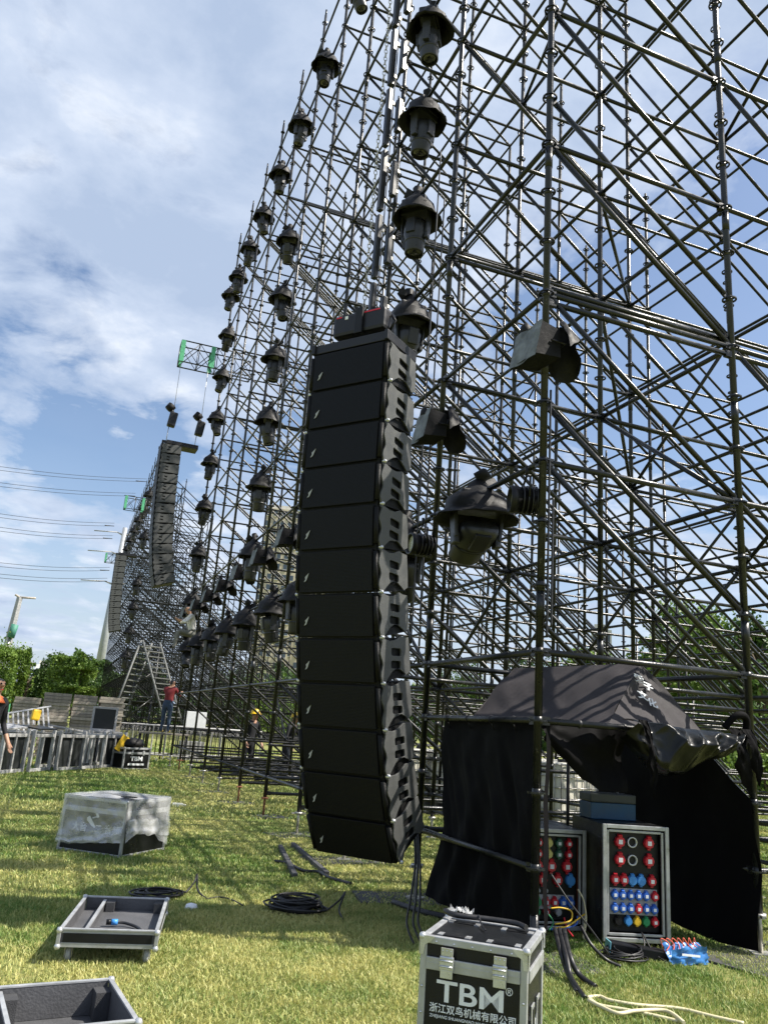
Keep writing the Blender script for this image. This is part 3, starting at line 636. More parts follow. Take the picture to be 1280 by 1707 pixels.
for i, z in enumerate((12.6, 11.1, 9.6, 8.1, 6.6, 5.1)):
    q = PX((487, 475, 467, 457, 445, 433)[i], (330, 415, 508, 600, 706, 808)[i], XH)
    moving_head((XH, Y0 + 11.1, z), f'rain-hatted stage light, {ORD[i]} in the column left of the foreground loudspeakers', 'moving lights in the middle column', i + 1, random.uniform(-.3, .3))
for i, z in enumerate((14.1, 12.6, 11.1, 9.6, 8.1, 6.6, 5.1)):
    moving_head((XH, Y0 + 19.6, z), f'rain-hatted stage light, {ORD[i]} in the column at the near scaffold left end', 'moving lights in the left column', i + 2, random.uniform(-.4, .4))
for i, u in enumerate((3.45, 4.5, 5.5, 6.5, 7.5, 8.4, 9.3, 9.95)):
    moving_head((XH - .05, Y0 + 2 * u, 15.75), f'black rain-hatted stage light, {NTH[i]} from the right in the top row against the sky', 'moving lights in the top row', i + 3, random.uniform(-.4, .4))
for i, u in enumerate((.52, 1.35, 2.5, 3.5, 4.4, 5.5, 6.5, 7.5, 8.6, 9.6)):
    moving_head((XH, Y0 + 2 * u, 3.66), f'black rain-hatted stage light, {NTH[i]} from the tent in the low row over the lawn', 'moving lights in the low row', i + 1, 1.0 if i == 0 else random.uniform(-.6, .6), 1.0).scale = (1.22, 1.22, .86) if i == 0 else (1, 1, 1)
for i, u in enumerate((1, 3, 5, 7, 9, 11, 13, 14.6)):
    moving_head((XH, Y0 + 46 + 2 * u, 15.7), f'tiny rain-hatted stage light atop the distant scaffold block, {NTH[i]} from the right', 'moving lights on top of the distant block', i, 0, 1.25)
for i, z in enumerate((12.6, 9.6, 8.1, 6.6, 5.1)):
    moving_head((XH, Y0 + 47, z), f'small rain-hatted stage light, {ORD[i]} in the column of the distant block', 'moving lights on the distant block', i, 0, 1.25)
def flood_proto():
    root = thing('flood_light', (0, 0, 0), 'x', 'flood light', 'floodlights under white cloth covers'); root.scale = (.66,) * 3
    mb = MB()                                            # grey cloth hanging round the lamp: front is -x
    def body(a, b):
        y = -.28 + .56 * a; return (y, b)
    V = [(-.24, -.27, -.24), (-.24, .27, -.24), (.16, .22, -.18), (.16, -.22, -.18), (-.14, -.25, .22), (-.14, .25, .22), (.16, .2, .2), (.16, -.2, .2)]
    mb.add(V, [(0, 3, 7, 4), (1, 5, 6, 2), (2, 6, 7, 3), (4, 7, 6, 5), (0, 1, 2, 3)]); mb.build('cover', M['greycloth'], root)
    mb = MB(); mb.grid(lambda a, b: (-.245 + .1 * b + .012 * nz(a * 5, b * 5, 3) - (.015 * math.sin(a * 9)), -.275 + .55 * a + .01 * nz(b * 4, a, 1), -.27 + .5 * b + .02 * nz(a * 3, 9)), 14, 10); mb.build('front_cloth', M['whitecloth'], root)
    f = lambda a, j: .22 * nz(math.cos(a) * 1.4, math.sin(a) * 1.4, j * .6)
    mb = MB()
    def hood(s, t):
        a = -1.9 + 3.6 * s; rr = (.10 + .26 * t) * (1 + .25 * math.sin(a * 3 + 1) * t + .2 * nz(a * 2, t * 2, 3)); return (.22 + rr * math.cos(a) * .8, -.06 + rr * math.sin(a), .36 - .30 * t - .16 * t * t * (1.2 + math.sin(a * 2 + .5)) + .03 * nz(a * 3, t * 4, 7))
    mb.grid(hood, 26, 12); mb.grid(lambda s, t: tuple(Vector(hood(s, t)) - Vector((.006, 0, .006))), 26, 12)
    mb.lathe([(.01, .2), (.07, .13), (.09, .0), (.08, 0)], 10, Matrix.Translation((-.06, .2, .22)), 0, f); mb.build('black_hood', M['hat'], root)
    mb = MB(); mb.tube([(.0, -.25, 0), (.2, -.25, .0), (.24, 0, 0), (.2, .25, 0), (0, .25, 0)], .014, 6); mb.tube([(.24, 0, 0), (.27, 0, .2)], .02, 6); mb.build('bracket', M['black'], root)
    return Proto(root)
fp = flood_proto()
for i in range(11):
    u = i if i else -.04
    fp.put((X0 - .12, Y0 + 2 * u - (.04 if i else .02), 4.52), random.uniform(-.05, .15) if i else .06, f'floodlight in a whitish cloth cover, {NTH[i]} from the tent corner along the front', 'floodlights under white cloth covers')
def par_proto():
    root = thing('par_can', (0, 0, 0), 'x', 'spotlight', 'round spotlights below the cloth-covered floodlights'); R90 = Matrix.Rotation(-math.pi / 2, 4, 'Y')
    mb = MB(); mb.lathe([(.0, -.17), (.09, -.16), (.12, -.05), (.13, -.05), (.13, .1), (.14, .1), (.14, .17), (.12, .17), (.115, .12)], 18, R90); mb.build('housing', M['black'], root)
    fn = MB()
    for k in range(5): fn.lathe([(.12, -.14 + k * .045), (.148, -.14 + k * .045), (.148, -.128 + k * .045), (.12, -.128 + k * .045)], 14, R90)
    fn.build('cooling_fin', M['blackm'], root); mb = MB(); mb.lathe([(0, .135), (.12, .13)], 18, R90); mb.build('lens', M['paleglass'], root)
    mb = MB(); mb.tube([(0, -.15, 0), (0, -.16, .2), (0, 0, .26), (0, .16, .2), (0, .15, 0)], .012, 6); mb.tube([(0, 0, .26), (0, 0, .36)], .018, 6); mb.build('bracket', M['black'], root); root.scale = (.8,) * 3; return Proto(root)
pp = par_proto()
pp.put((X0 - .06, Y0 + .14, 3.3), -.32, 'round black spotlight hanging just left of the corner scaffold post', 'round spotlights below the cloth-covered floodlights')
pp.put((X0 - .12, Y0 + 2.05, 3.28), .0, 'round spotlight with a pale lens showing just right of the foreground loudspeaker line', 'round spotlights below the cloth-covered floodlights')
def led_bars():
    def proto(L):
        root = thing('led_bar', (0, 0, 0), 'x', 'led bar', 'led bars fixed up the scaffold post behind the chain'); mb = MB(); mb.box((0, 0, 0), (.07, .085, L), None, 0, .008); mb.build('housing', M['lamp'], root)
        mb = MB(); mb.box((-.037, 0, 0), (.008, .05, L - .06)); mb.build('lens_strip', M['lens'], root); 
        for q in (.3, -.3): mb = MB(); mb.box((.06, 0, L * q), (.06, .03, .05)); mb.build('clamp', M['jack'], root)
        return Proto(root)
    a, b = proto(.98), proto(.55)
    for k in range(6):
        z = 6.75 + 1.06 * k; n = NTH[k]
        a.put((X0 - .24, Y0 + 3.92, z), .3, f'long slim led bar, {n} from below on the post behind the chain')
        b.put((X0 - .12, Y0 + 3.80, z - .02), .3, f'short slim led bar, {n} from below on the post behind the chain')
led_bars()
def hang_cables():
    for i, (px, py, X, L) in enumerate(((918, 650, X0 + .03, 2.0), (922, 830, X0 + .05, 1.0), (735, 250, X0 - .02, 6), (741, 330, X0, 5), (565, 120, X0, 4), (500, 380, X0 - .1, 4), (668, 20, X0 - .05, 6))):
        p = PX(px, py, X); pts = [(p.x + .04 * nz(i, k), p.y + .05 * nz(k, i * 3), p.z - L * k / 6) for k in range(7)]
        cable('power_cable', pts, .009, M['cable'], 'thin black power cable hanging loose down the front of the scaffold', 'cable', 'cables hanging down the scaffold')
hang_cables()

# ------------------------------------------------------------------ tent
def tent():
    root = thing('black_tent', (X0, Y0, 0), 'black cloth tent lashed inside the corner bay of the scaffold, white characters on its roof', 'tent')
    T = lambda p: Vector((p[0] - X0, p[1] - Y0, p[2]))
    E1, E2, E3, E4 = T((3.42, 6.62, 1.60)), T((3.9, 5.27, 1.60)), T((5.22, 5.55, 1.52)), T((4.72, 7.05, 1.6)); R1, R2 = T((4.0, 6.85, 2.12)), T((4.6, 5.75, 2.17))
    mb = MB()
    def tri(a, b, c, d, nu, nv, amp, sag, sd_, mbx):
        n = (b - a).cross(d - a).normalized()
        def fn(s, t):
            p = (a * (1 - s) + b * s) * (1 - t) + (d * (1 - s) + c * s) * t
            w_ = amp * (nz(s * 3 + sd_, t * 2.2, 1) + .6 * nz(s * 9 + t * 5, t * 3, sd_)) - sag * math.sin(math.pi * s) * math.sin(math.pi * min(1, t))
            e = min(1, 6 * min(t + .02, 1 - t + .02)); return p + n * w_ * e
        mbx.grid(fn, nu, nv)
    tri(E1, E2, R2, R1, 26, 16, .035, .02, 1, mb); tri(E2, E3, R2, R2, 20, 14, .03, .015, 2, mb); tri(E3, E4, R1, R2, 14, 10, .02, .02, 3, mb); tri(E4, E1, R1, R1, 12, 8, .02, .02, 4, mb)
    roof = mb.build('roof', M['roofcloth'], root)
    # white characters running down the right roof face
    n = (E3 - E2).cross(R2 - E2).normalized(); n = n if n.y < 0 else -n
    xa = (E3 - E2).normalized(); ya = n.cross(xa).normalized()
    for ch, px, py in (('爱', 1060, 1135), ('子', 1075, 1148), ('文', 1066, 1163), ('化', 1082, 1175)):
        r = ray(px, py); pl = E2 + Vector((X0, Y0, 0)); t = (pl - CAM).dot(n) / r.dot(n); P = CAM + r * t + n * .035 - Vector((X0, Y0, 0))
        tilt = Matrix.Rotation(-.18, 4, 'Z'); text(ch, .082, M['whitep'], frame_m(P, xa, ya, n) @ tilt @ Matrix.Translation((0, -.03, 0)), roof, bold=.002, sx=1.45)
    # front curtain on the ledger, its foot blown outwards to the left
    mb = MB()
    def fc(s, t):                                       # s: 0 left (far) .. 1 right (corner)
        z = 1.6 - 1.52 * t; yl = 6.86 + .05 * math.sin(t * 7) + .30 * max(0, t - .62) ** 1.2; y = yl * (1 - s) + 5.24 * s
        fold = .045 * nz(s * 7 + t * 2.2, t * 1.5, 2) + .03 * nz(s * 15 - t * 5, t * 2, 7); return T((X0 + .05 + fold * min(1, t * 3) - .12 * max(0, t - .6) * (1 - s), y, z))
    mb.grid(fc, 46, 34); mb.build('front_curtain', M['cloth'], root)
    mb = MB()                                            # flap turned round the corner post
    mb.grid(lambda s, t: T((X0 + .06 + .055 * s + .02 * nz(t * 4, s), 5.24 - .05 + .03 * s + .015 * nz(t * 6, 3), 1.58 - (1.5 - .1 * s) * t)), 6, 22); mb.build('corner_flap', M['cloth'], root)
    mb = MB()                                            # side wall at the right
    def sw(s, t):                                        # s: 0 far .. 1 near
        top = 1.55 - .42 * max(0, (s - .62) / .38) ** 1.5; z = top + (.06 - top) * t + (.04 * math.sin(s * 6) * t)
        y = 7.12 - 1.98 * s; return T((5.16 + .04 * nz(s * 6, t * 3, 4) + .05 * math.sin(t * 3.1) * s - .05 * t * (1 - s), y, z))
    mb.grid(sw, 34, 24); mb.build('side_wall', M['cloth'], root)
    mb = MB()                                            # swag below the side ledger
    def sg(s, t):
        low = 1.46 - .33 * math.sin(min(1, s * 1.25) * math.pi / 2) ** 1.4; z = 1.6 - (1.6 - low) * t
        return T((3.34 + .72 * s, 5.27 + .05 * nz(s * 5, t * 3, 1) + .03 * math.sin(t * 6 + s * 5), z + .02 * nz(s * 8, 3)))
    mb.grid(sg, 24, 12); mb.build('swag', M['cloth'], root)
    mb = MB()                                            # crumpled glossy door flap rolled up on the ledger
    def rdg(x, y, z): return 1 - 2.2 * abs(nz(x, y, z))
    def rf(s, t):
        w_ = math.sin(math.pi * min(1, max(0, s * .94 + .04))) ** .55; dep = (.40 - .10 * s) * w_ * (.85 + .5 * nz(s * 2.4, 3.3)) + .03
        fold = .115 * rdg(s * 2.9 - t * .8, t * .7 + s * 1.2, 2.1) + .045 * rdg(s * 6 + t * 1.6, t * 1.9, 6.4) + .008 * rdg(s * 15, t * 5, 1.2)
        a = math.pi * t; zz = 1.66 - .05 * s - dep * (1 - math.cos(a)) / 2 * (1.1 if t < .7 else 1.1 - .3 * (t - .7)); bul = .17 * math.sin(a) ** .7 * w_
        return T((3.93 + 1.04 * s + .06 * nz(t * 2, s * 4), 5.16 - bul - fold * math.sin(a) ** .5, zz + .28 * fold * math.sin(a)))
    mb.grid(rf, 110, 60); mb.build('rolled_flap', M['pvc'], root)
    for i, (x0, x1, l) in enumerate(((4.86, 5.0, .42), (4.98, 5.08, .36), (3.98, 4.05, .46))):
        mb = MB(); mb.grid(lambda s, t: T((x0 + (x1 - x0) * s + .05 * t + .03 * nz(t * 5, s * 3, i), 5.05 - .03 * i - .06 * math.sin(3 * t) + .03 * nz(s * 4, t * 4), 1.66 - l * t * (.7 + .5 * s))), 7, 12); mb.build('loose_tail', M['cloth'], root)
    mb = MB(); mb.tube(smoothpath([T((4.88, 5.1, 1.66)), T((4.95, 5.04, 1.76)), T((5.06, 5.05, 1.74)), T((5.08, 5.1, 1.58)), T((5.02, 5.1, 1.5))]), [.03] * 25, 6); mb.build('strap_loop', M['cloth'], root)
    mb = MB()
    for (y, z) in ((5.55, 1.6), (5.9, 1.6), (6.3, 1.6), (6.7, 1.6)): mb.lathe([(.026, -.012), (.034, 0), (.026, .012)], 8, Matrix.Translation(T((X0, y, z))) @ Matrix.Rotation(math.pi / 2, 4, 'X')); mb.tube([T((X0, y, z - .03)), T((X0 + .04, y + .02, z - .08))], .006, 4)
    for x in (3.6, 4.0): mb.lathe([(.026, -.012), (.034, 0), (.026, .012)], 8, Matrix.Translation(T((x, Y0, 1.6))) @ Matrix.Rotation(math.pi / 2, 4, 'Y'))
    mb.build('tie', M['cable'], root)
    mb = MB(); poles = [(3.48, 6.6), (4.72, 7.0)]
    for x, y in poles: mb.tube([T((x, y, .02)), T((x, y, 1.56))], .016, 6)
    mb.tube([R1 - Vector((0, 0, .04)), R2 - Vector((0, 0, .04))], .014, 6); mb.tube([T((3.5, 6.6, 1.3)), T((4.7, 7.0, .3))], .01, 5); mb.build('tent_frame', M['blackm'], root)
tent()

# ------------------------------------------------------------------ power racks
def rack(o, ax, w, h, d, rows, label, wood=False):
    ax = Vector((ax[0], ax[1], 0)).normalized(); out = Vector((ax.y, -ax.x, 0))               # ax = left-to-right seen from the front
    root = thing('power_rack', (o[0], o[1], 0), label, 'power rack', 'power distribution racks in the tent'); root.matrix_world = frame_m((o[0], o[1], 0), ax, -out, (0, 0, 1))
    z0 = .035; t = .014; mb = MB(); mb.box((w / 2, d / 2 + .04, z0 + h / 2), (w - .006, d, h), None, 0, .008); 
    body = MB(); body.box((t / 2, d / 2, z0 + h / 2), (t, d, h)); body.box((w - t / 2, d / 2, z0 + h / 2), (t, d, h)); body.box((w / 2, d / 2, z0 + h - t / 2), (w - 2 * t, d, t)); body.box((w / 2, d / 2, z0 + t / 2), (w - 2 * t, d, t)); body.box((w / 2, d - t / 2, z0 + h / 2), (w - 2 * t, t, h - 2 * t))
    body.build('shell', M['ply'], root)
    fr = MB(); f = .030
    for x in (f / 2 - .004, w - f / 2 + .004): fr.box((x, -.006, z0 + h / 2), (f, .02, h + .008), None, 0, .004)
    for z in (z0 + f / 2 - .004, z0 + h - f / 2 + .004): fr.box((w / 2, -.007, z), (w - 2 * f + .006, .018, f), None, 0, .004)
    fr.build('trim', M['alu'], root)
    f2 = MB(); g = .018
    for x in (f + g / 2 + .004, w - f - g / 2 - .004): f2.box((x, .012, z0 + h / 2), (g, .02, h - 2 * f - .02), None, 0, .003)
    for z in (z0 + f + g / 2 + .006, z0 + h - f - g / 2 - .006): f2.box((w / 2, .013, z), (w - 2 * f - 2 * g - .01, .018, g), None, 0, .003)
    f2.build('inner_trim', M['alu'], root)
    ft = MB(); ft.lathe([(.0, .002), (.03, .002), (.03, .035), (0, .035)], 10); fme = ft.mesh('foot', M['black'])
    for x in (.06, w - .06):
        for y in (.06, d - .06): link('foot', fme, root, Matrix.Translation((x, y, 0)))
    for z in (z0 + h * .22, z0 + h * .84):
        for x in (-.006, w + .006):
            la = MB(); la.box((x, .03, z), (.012, .06, .07), None, 0, .004); la.build('latch', M['blackm'], root)
    x0 = f + g + .02; W = w - 2 * x0; H = h - 2 * (f + g) - .04; y = .055
    pa = MB(); pa.box((w / 2, y + .006, z0 + h / 2), (W + .03, .012, H + .02)); panel = pa.build('panel', M['ply'], root)
    if wood:
        wl = MB(); wl.box((w - f - .012, .035, z0 + h / 2), (.012, .04, H)); wl.build('wood_liner', mat('red_wood_liner', (.22, .07, .04), .6, 0, .2), root)
    zt = z0 + f + g + .02 + H; sock = {}
    def socket(kind, r):
        key = (kind, round(r, 3))
        if key in sock: return sock[key]
        mb = MB(); ry = Matrix.Rotation(math.pi / 2, 4, 'X')
        if kind == 'ring':
            mb.lathe([(r * .72, 0), (r * .95, 0), (r * .95, .022), (r * .72, .022), (r * .72, 0)], 18, ry, 0); sock[key] = [mb.mesh('meter_ring', M['chrome'])]
        else:
            mb.lathe([(0, .0), (r * 1.0, 0), (r * 1.0, .026), (r * .86, .036), (0, .036)], 8 if kind == 'red' and r > .03 else 16, ry, 0, smooth=False); mb.box((0, -.02, r * 1.02), (r * .8, .028, r * .5), (.35, 0, 0), 0, .003); mb.box((0, -.012, -r), (r * .5, .02, r * .4))
            sock[key] = [mb.mesh('socket', M[kind])]
            if kind in ('red', 'blue', 'dgreen') and r > .018:
                mb = MB(); mb.box((0, -.037, 0), (r * .75, .003, r * .75)); sock[key].append(mb.mesh('socket_label', M['whitep']))
        return sock[key]
    for zr, cells, r, plate in rows:
        zc = zt - zr * H
        if plate:
            p_ = MB(); p_.box((w / 2, y - .004, zc), (W * .97, .008, r * 3.1)); p_.build('strip_plate', M[plate], root)
        for fx, kind in cells:
            ms = socket(kind, r); s_ = link('meter_ring' if kind == 'ring' else 'socket', ms[0], root, Matrix.Translation((x0 + fx * W, y - (.008 if plate else 0), zc)))
            if len(ms) > 1: link('socket_label', ms[1], s_)
    return root
six = [.1, .26, .42, .58, .74, .9]
rack((4.10, 5.60), (.53, -.13), .535, .83, .66, [
    (.085, [(.22, 'red'), (.48, 'ring'), (.82, 'red')], .043, None), (.275, [(.22, 'red'), (.48, 'ring'), (.82, 'red')], .043, None),
    (.485, [(.12, 'red'), (.30, 'red'), (.47, 'bluel'), (.65, 'bluel'), (.87, 'red')], .037, None),
    (.64, [(x, 'blue') for x in six[:5]] + [(.92, 'red')], .030, 'greyp'), (.775, [(x, 'red' if i == 3 else 'blue') for i, x in enumerate(six)], .030, 'greyp'),
    (.905, [(.17, 'black'), (.38, 'bluel'), (.56, 'yellow'), (.74, 'green'), (.92, 'red')], .030, None)], 'larger power rack with red and blue sockets on the right, toolbox on top')
rack((3.66, 5.98), (.5, -.07), .5, .74, .6, [
    (.07, [(.12, 'red'), (.36, 'paley'), (.60, 'dgreen'), (.84, 'red')], .032, None), (.21, [(.12, 'red'), (.36, 'paley'), (.60, 'dgreen'), (.84, 'red')], .032, None),
    (.36, [(.1, 'red'), (.42, 'red'), (.80, 'red')], .045, None), (.53, [(.22, 'red'), (.58, 'red'), (.88, 'bluel')], .042, None),
    (.66, [(.12, 'greyp'), (.3, 'greyp')], .016, None), (.80, [(.1, 'green'), (.3, 'red'), (.5, 'red'), (.7, 'blue'), (.88, 'blue')], .034, 'greyp'), (.92, [(.1, 'green'), (.32, 'red'), (.6, 'greyp')], .028, None)], 'smaller power rack half hidden behind the corner post, cables plugged in low down', True)
def toolbox():
    root = thing('toolbox', (4.23, 5.93, .867), 'dark blue toolbox with grey lid on top of the larger power rack', 'toolbox', rz=-.2)
    mb = MB(); mb.box((.2, .13, .065), (.40, .24, .13), None, 0, .008); mb.build('box', mat('blue_toolbox_paint', (.018, .075, .15), .45, .1, .2), root); mb = MB(); mb.box((.2, .13, .168), (.405, .245, .072), None, 0, .012); mb.build('lid', mat('grey_green_lid', (.05, .058, .055), .5, 0, .2), root)
    mb = MB(); mb.tube([(.1, .13, .2), (.12, .13, .235), (.28, .13, .235), (.3, .13, .2)], .01, 6); mb.build('handle', M['chrome'], root)
toolbox()

# ------------------------------------------------------------------ flight cases
def flight_case(root, w, d, h, lidz, corner=.05, edge=.03):
    """origin = front-left bottom corner; x right along front, y back, z up"""
    mb = MB(); mb.box((w / 2, d / 2, h / 2), (w - .012, d - .012, h - .012)); body = mb.build('body', M['ply'], root)
    tr = MB(); e = edge
    for x in (e / 2, w - e / 2):
        for y in (e / 2, d - e / 2): tr.box((x, y, h / 2), (e, e, h - .002), None, 0, .004)
    for z in (e / 2, h - e / 2):
        for y in (e / 2 - .001, d - e / 2 + .001): tr.box((w / 2, y, z), (w - 2 * e, e, e), None, 0, .004)
        for x in (e / 2 - .001, w - e / 2 + .001): tr.box((x, d / 2, z), (e, d - 2 * e, e), None, 0, .004)
    tr.build('edge_trim', M['alu'], root)
    bd = MB()
    for y in (-.001, d + .001): bd.box((w / 2, y, lidz), (w - 2 * e, .012, .05), None, 0, .003)
    for x in (-.001, w + .001): bd.box((x, d / 2, lidz), (.012, d - 2 * e, .05), None, 0, .003)
    bd.box((w / 2, -.0075, lidz + .002), (w - 2 * e, .002, .004)); bd.build('lid_band', M['alu'], root)
    for x in (0, w):
        for y in (0, d):
            for z in (0, h):
                co = MB(); k_ = corner * .34
                co.lathe([(0, k_), (k_ * .55, k_ * .88), (k_ * .9, k_ * .45), (k_, 0), (k_ * .9, -k_ * .45), (0, -k_ * .9)], 10, Matrix.Translation((x + (.006 if x == 0 else -.006), y + (.006 if y == 0 else -.006), z + (.006 if z == 0 else -.006))))
                sx, sy, sz = (1 if x == 0 else -1), (1 if y == 0 else -1), (1 if z == 0 else -1); pl = [(0, 0), (corner * 1.3, 0), (corner * .9, corner * .45), (corner * .45, corner * .7), (corner * .3, corner * 1.5), (0, corner * 1.5)]
                co.prism(pl, .003, frame_m((x, y - sy * .003, z), (sx, 0, 0), (0, 0, sz), (0, -sy, 0))); co.prism(pl, .003, frame_m((x - sx * .003, y, z), (0, sy, 0), (0, 0, sz), (-sx, 0, 0))); co.build('corner_guard', M['chrome'], root)
    return body
def latch_mesh():
    mb = MB(); mb.box((0, -.012, .055), (.052, .008, .03)); mb.box((0, -.014, .012), (.062, .014, .055), None, 0, .006); mb.box((0, -.012, -.031), (.055, .007, .034), None, 0, .003)
    for z in (.0, .022): mb.tube([(-.028, -.023, z), (.028, -.023, z)], .004, 5)
    for x in (-.018, 0, .018): mb.lathe([(0, .004), (.004, .0)], 6, Matrix.Translation((x, -.016, .06)) @ Matrix.Rotation(math.pi / 2, 4, 'X'))
    return mb.mesh('latch', M['chrome'])
def recess_mesh(w=.09, h=.05):
    mb = MB(); mb.box((0, 0, 0), (w, h, .004)); return mb
def rivets(pts, r=.0055):
    mb = MB()
    for p, n in pts:
        mt, _ = along(p, Vector(p) + Vector(n) * .01); mb.lathe([(r, 0), (r * .8, .002), (0, .0035)], 8, mt)
    return mb
def near_case():
    FL = Vector((1.63, 3.53, 0)); FR = Vector((1.985, 3.225, 0)); x = (FR - FL).normalized(); y = Vector((-x.y, x.x, 0)); w, d, h = .468, .452, .60
    root = thing('flight_case', FL, 'black flight case with large white letters on the grass before the tent', 'flight case', 'black lettered flight cases'); root.matrix_world = frame_m(FL, x, y, (0, 0, 1))
    body = flight_case(root, w, d, h, h - .105)
    lm = latch_mesh()
    for xx in (.125, .355): link('latch', lm, root, Matrix.Translation((xx, -.004, h - .105)))
    fm = lambda X, Z: frame_m((X, .0045, Z), (1, 0, 0), (0, 0, 1), (0, -1, 0))
    text('TBM', .115, M['whitep'], fm(w / 2 - .005, h - .246), body, bold=.0016, sx=1.34, space=1.0); text('®', .04, M['whitep'], fm(w - .075, h - .180), body)
    text('浙江双鸟机械有限公司', .0375, M['whitep'], fm(w / 2 + .005, h - .288), body, bold=.0003, sx=1.0); text('ZHEJIANG SHUANGNIAO MACHINERY CO., LTD', .0165, M['whitep'], fm(w / 2 + .005, h - .311), body, sx=1.03)
    sm = lambda Y, Z: frame_m((w - .0045, Y, Z), (0, 1, 0), (0, 0, 1), (1, 0, 0))
    text('TBM', .1, M['whitep'], sm(d / 2 + .02, h - .38), body, bold=.003, sx=1.0)
    hb = MB(); pts = []
    for cx, cy in ((.13, .085), (.35, .085), (.36, .36), (.11, .36)):
        hb.box((cx, cy, h - .0045), (.105, .042, .003)); pts += [((cx + a, cy + b, h - .005), (0, 0, 1)) for a in (-.062, .062) for b in (-.012, .012)]
    hb.build('caster_dish', M['black'], root)
    dt = MB()
    for cx, cy in ((.13, .085), (.35, .085), (.36, .36), (.11, .36)):
        for s in (-1, 1): dt.box((cx + s * .062, cy, h - .0035), (.024, .05, .004))
    dt.build('dish_flange', M['chrome'], root)
    pts += [((cx, -.0015, h - .02), (0, -1, 0)) for cx in (.07, .15, .23, .31, .4)] + [((e, -.0015, z), (0, -1, 0)) for e in (.015, w - .015) for z in (.1, .2, .3, .4)]
    rivets(pts).build('rivet', M['chrome'], root)
    for yy in (.15, .30):
        sd_ = MB(); sd_.box((w + .001, yy, h - .30), (.008, .07, .13), None, 0, .003); q = sd_.build('side_handle_dish', M['chrome'], root); s2 = MB(); s2.box((w + .0065, yy, h - .30), (.004, .045, .10)); s2.build('side_handle', M['blackm'], q)
    # cable lying along the back edge of the lid
    W_ = lambda a, b, c: FL + x * a + y * b + Vector((0, 0, c))
    tag(MB().tube(smoothpath([W_(.0, .40, h + .03), W_(.06, .36, h + .025), W_(.2, .40, h + .02), W_(.34, .41, h + .018), W_(.40, .36, h + .016)]), .013, 8).build('cable_bundle', M['cable']), 'short black cable bundle lying on the lid of the lettered case before the tent', 'cable')
    tag(MB().tube(smoothpath([W_(.17, .385, h + .034), W_(.2, .31, h + .012), W_(.235, .24, h + .004)]), .004, 6).build('thin_cord', M['cable']), 'thin black cord dangling across the lid of the lettered case', 'cord')
    mb = MB(); mb.grid(lambda s_, t_: W_(.0 + .13 * s_ + .02 * nz(s_ * 9, t_ * 7), .40 + .05 * t_, h + .012 + .05 * abs(nz(s_ * 7, t_ * 6, 3)) + .02 * math.sin(3.1 * s_)), 14, 8); tag(mb.build('plastic_wrap', M['film']), 'crumpled clear plastic wrap beside the cable on the lettered case lid', 'plastic wrap')
near_case()
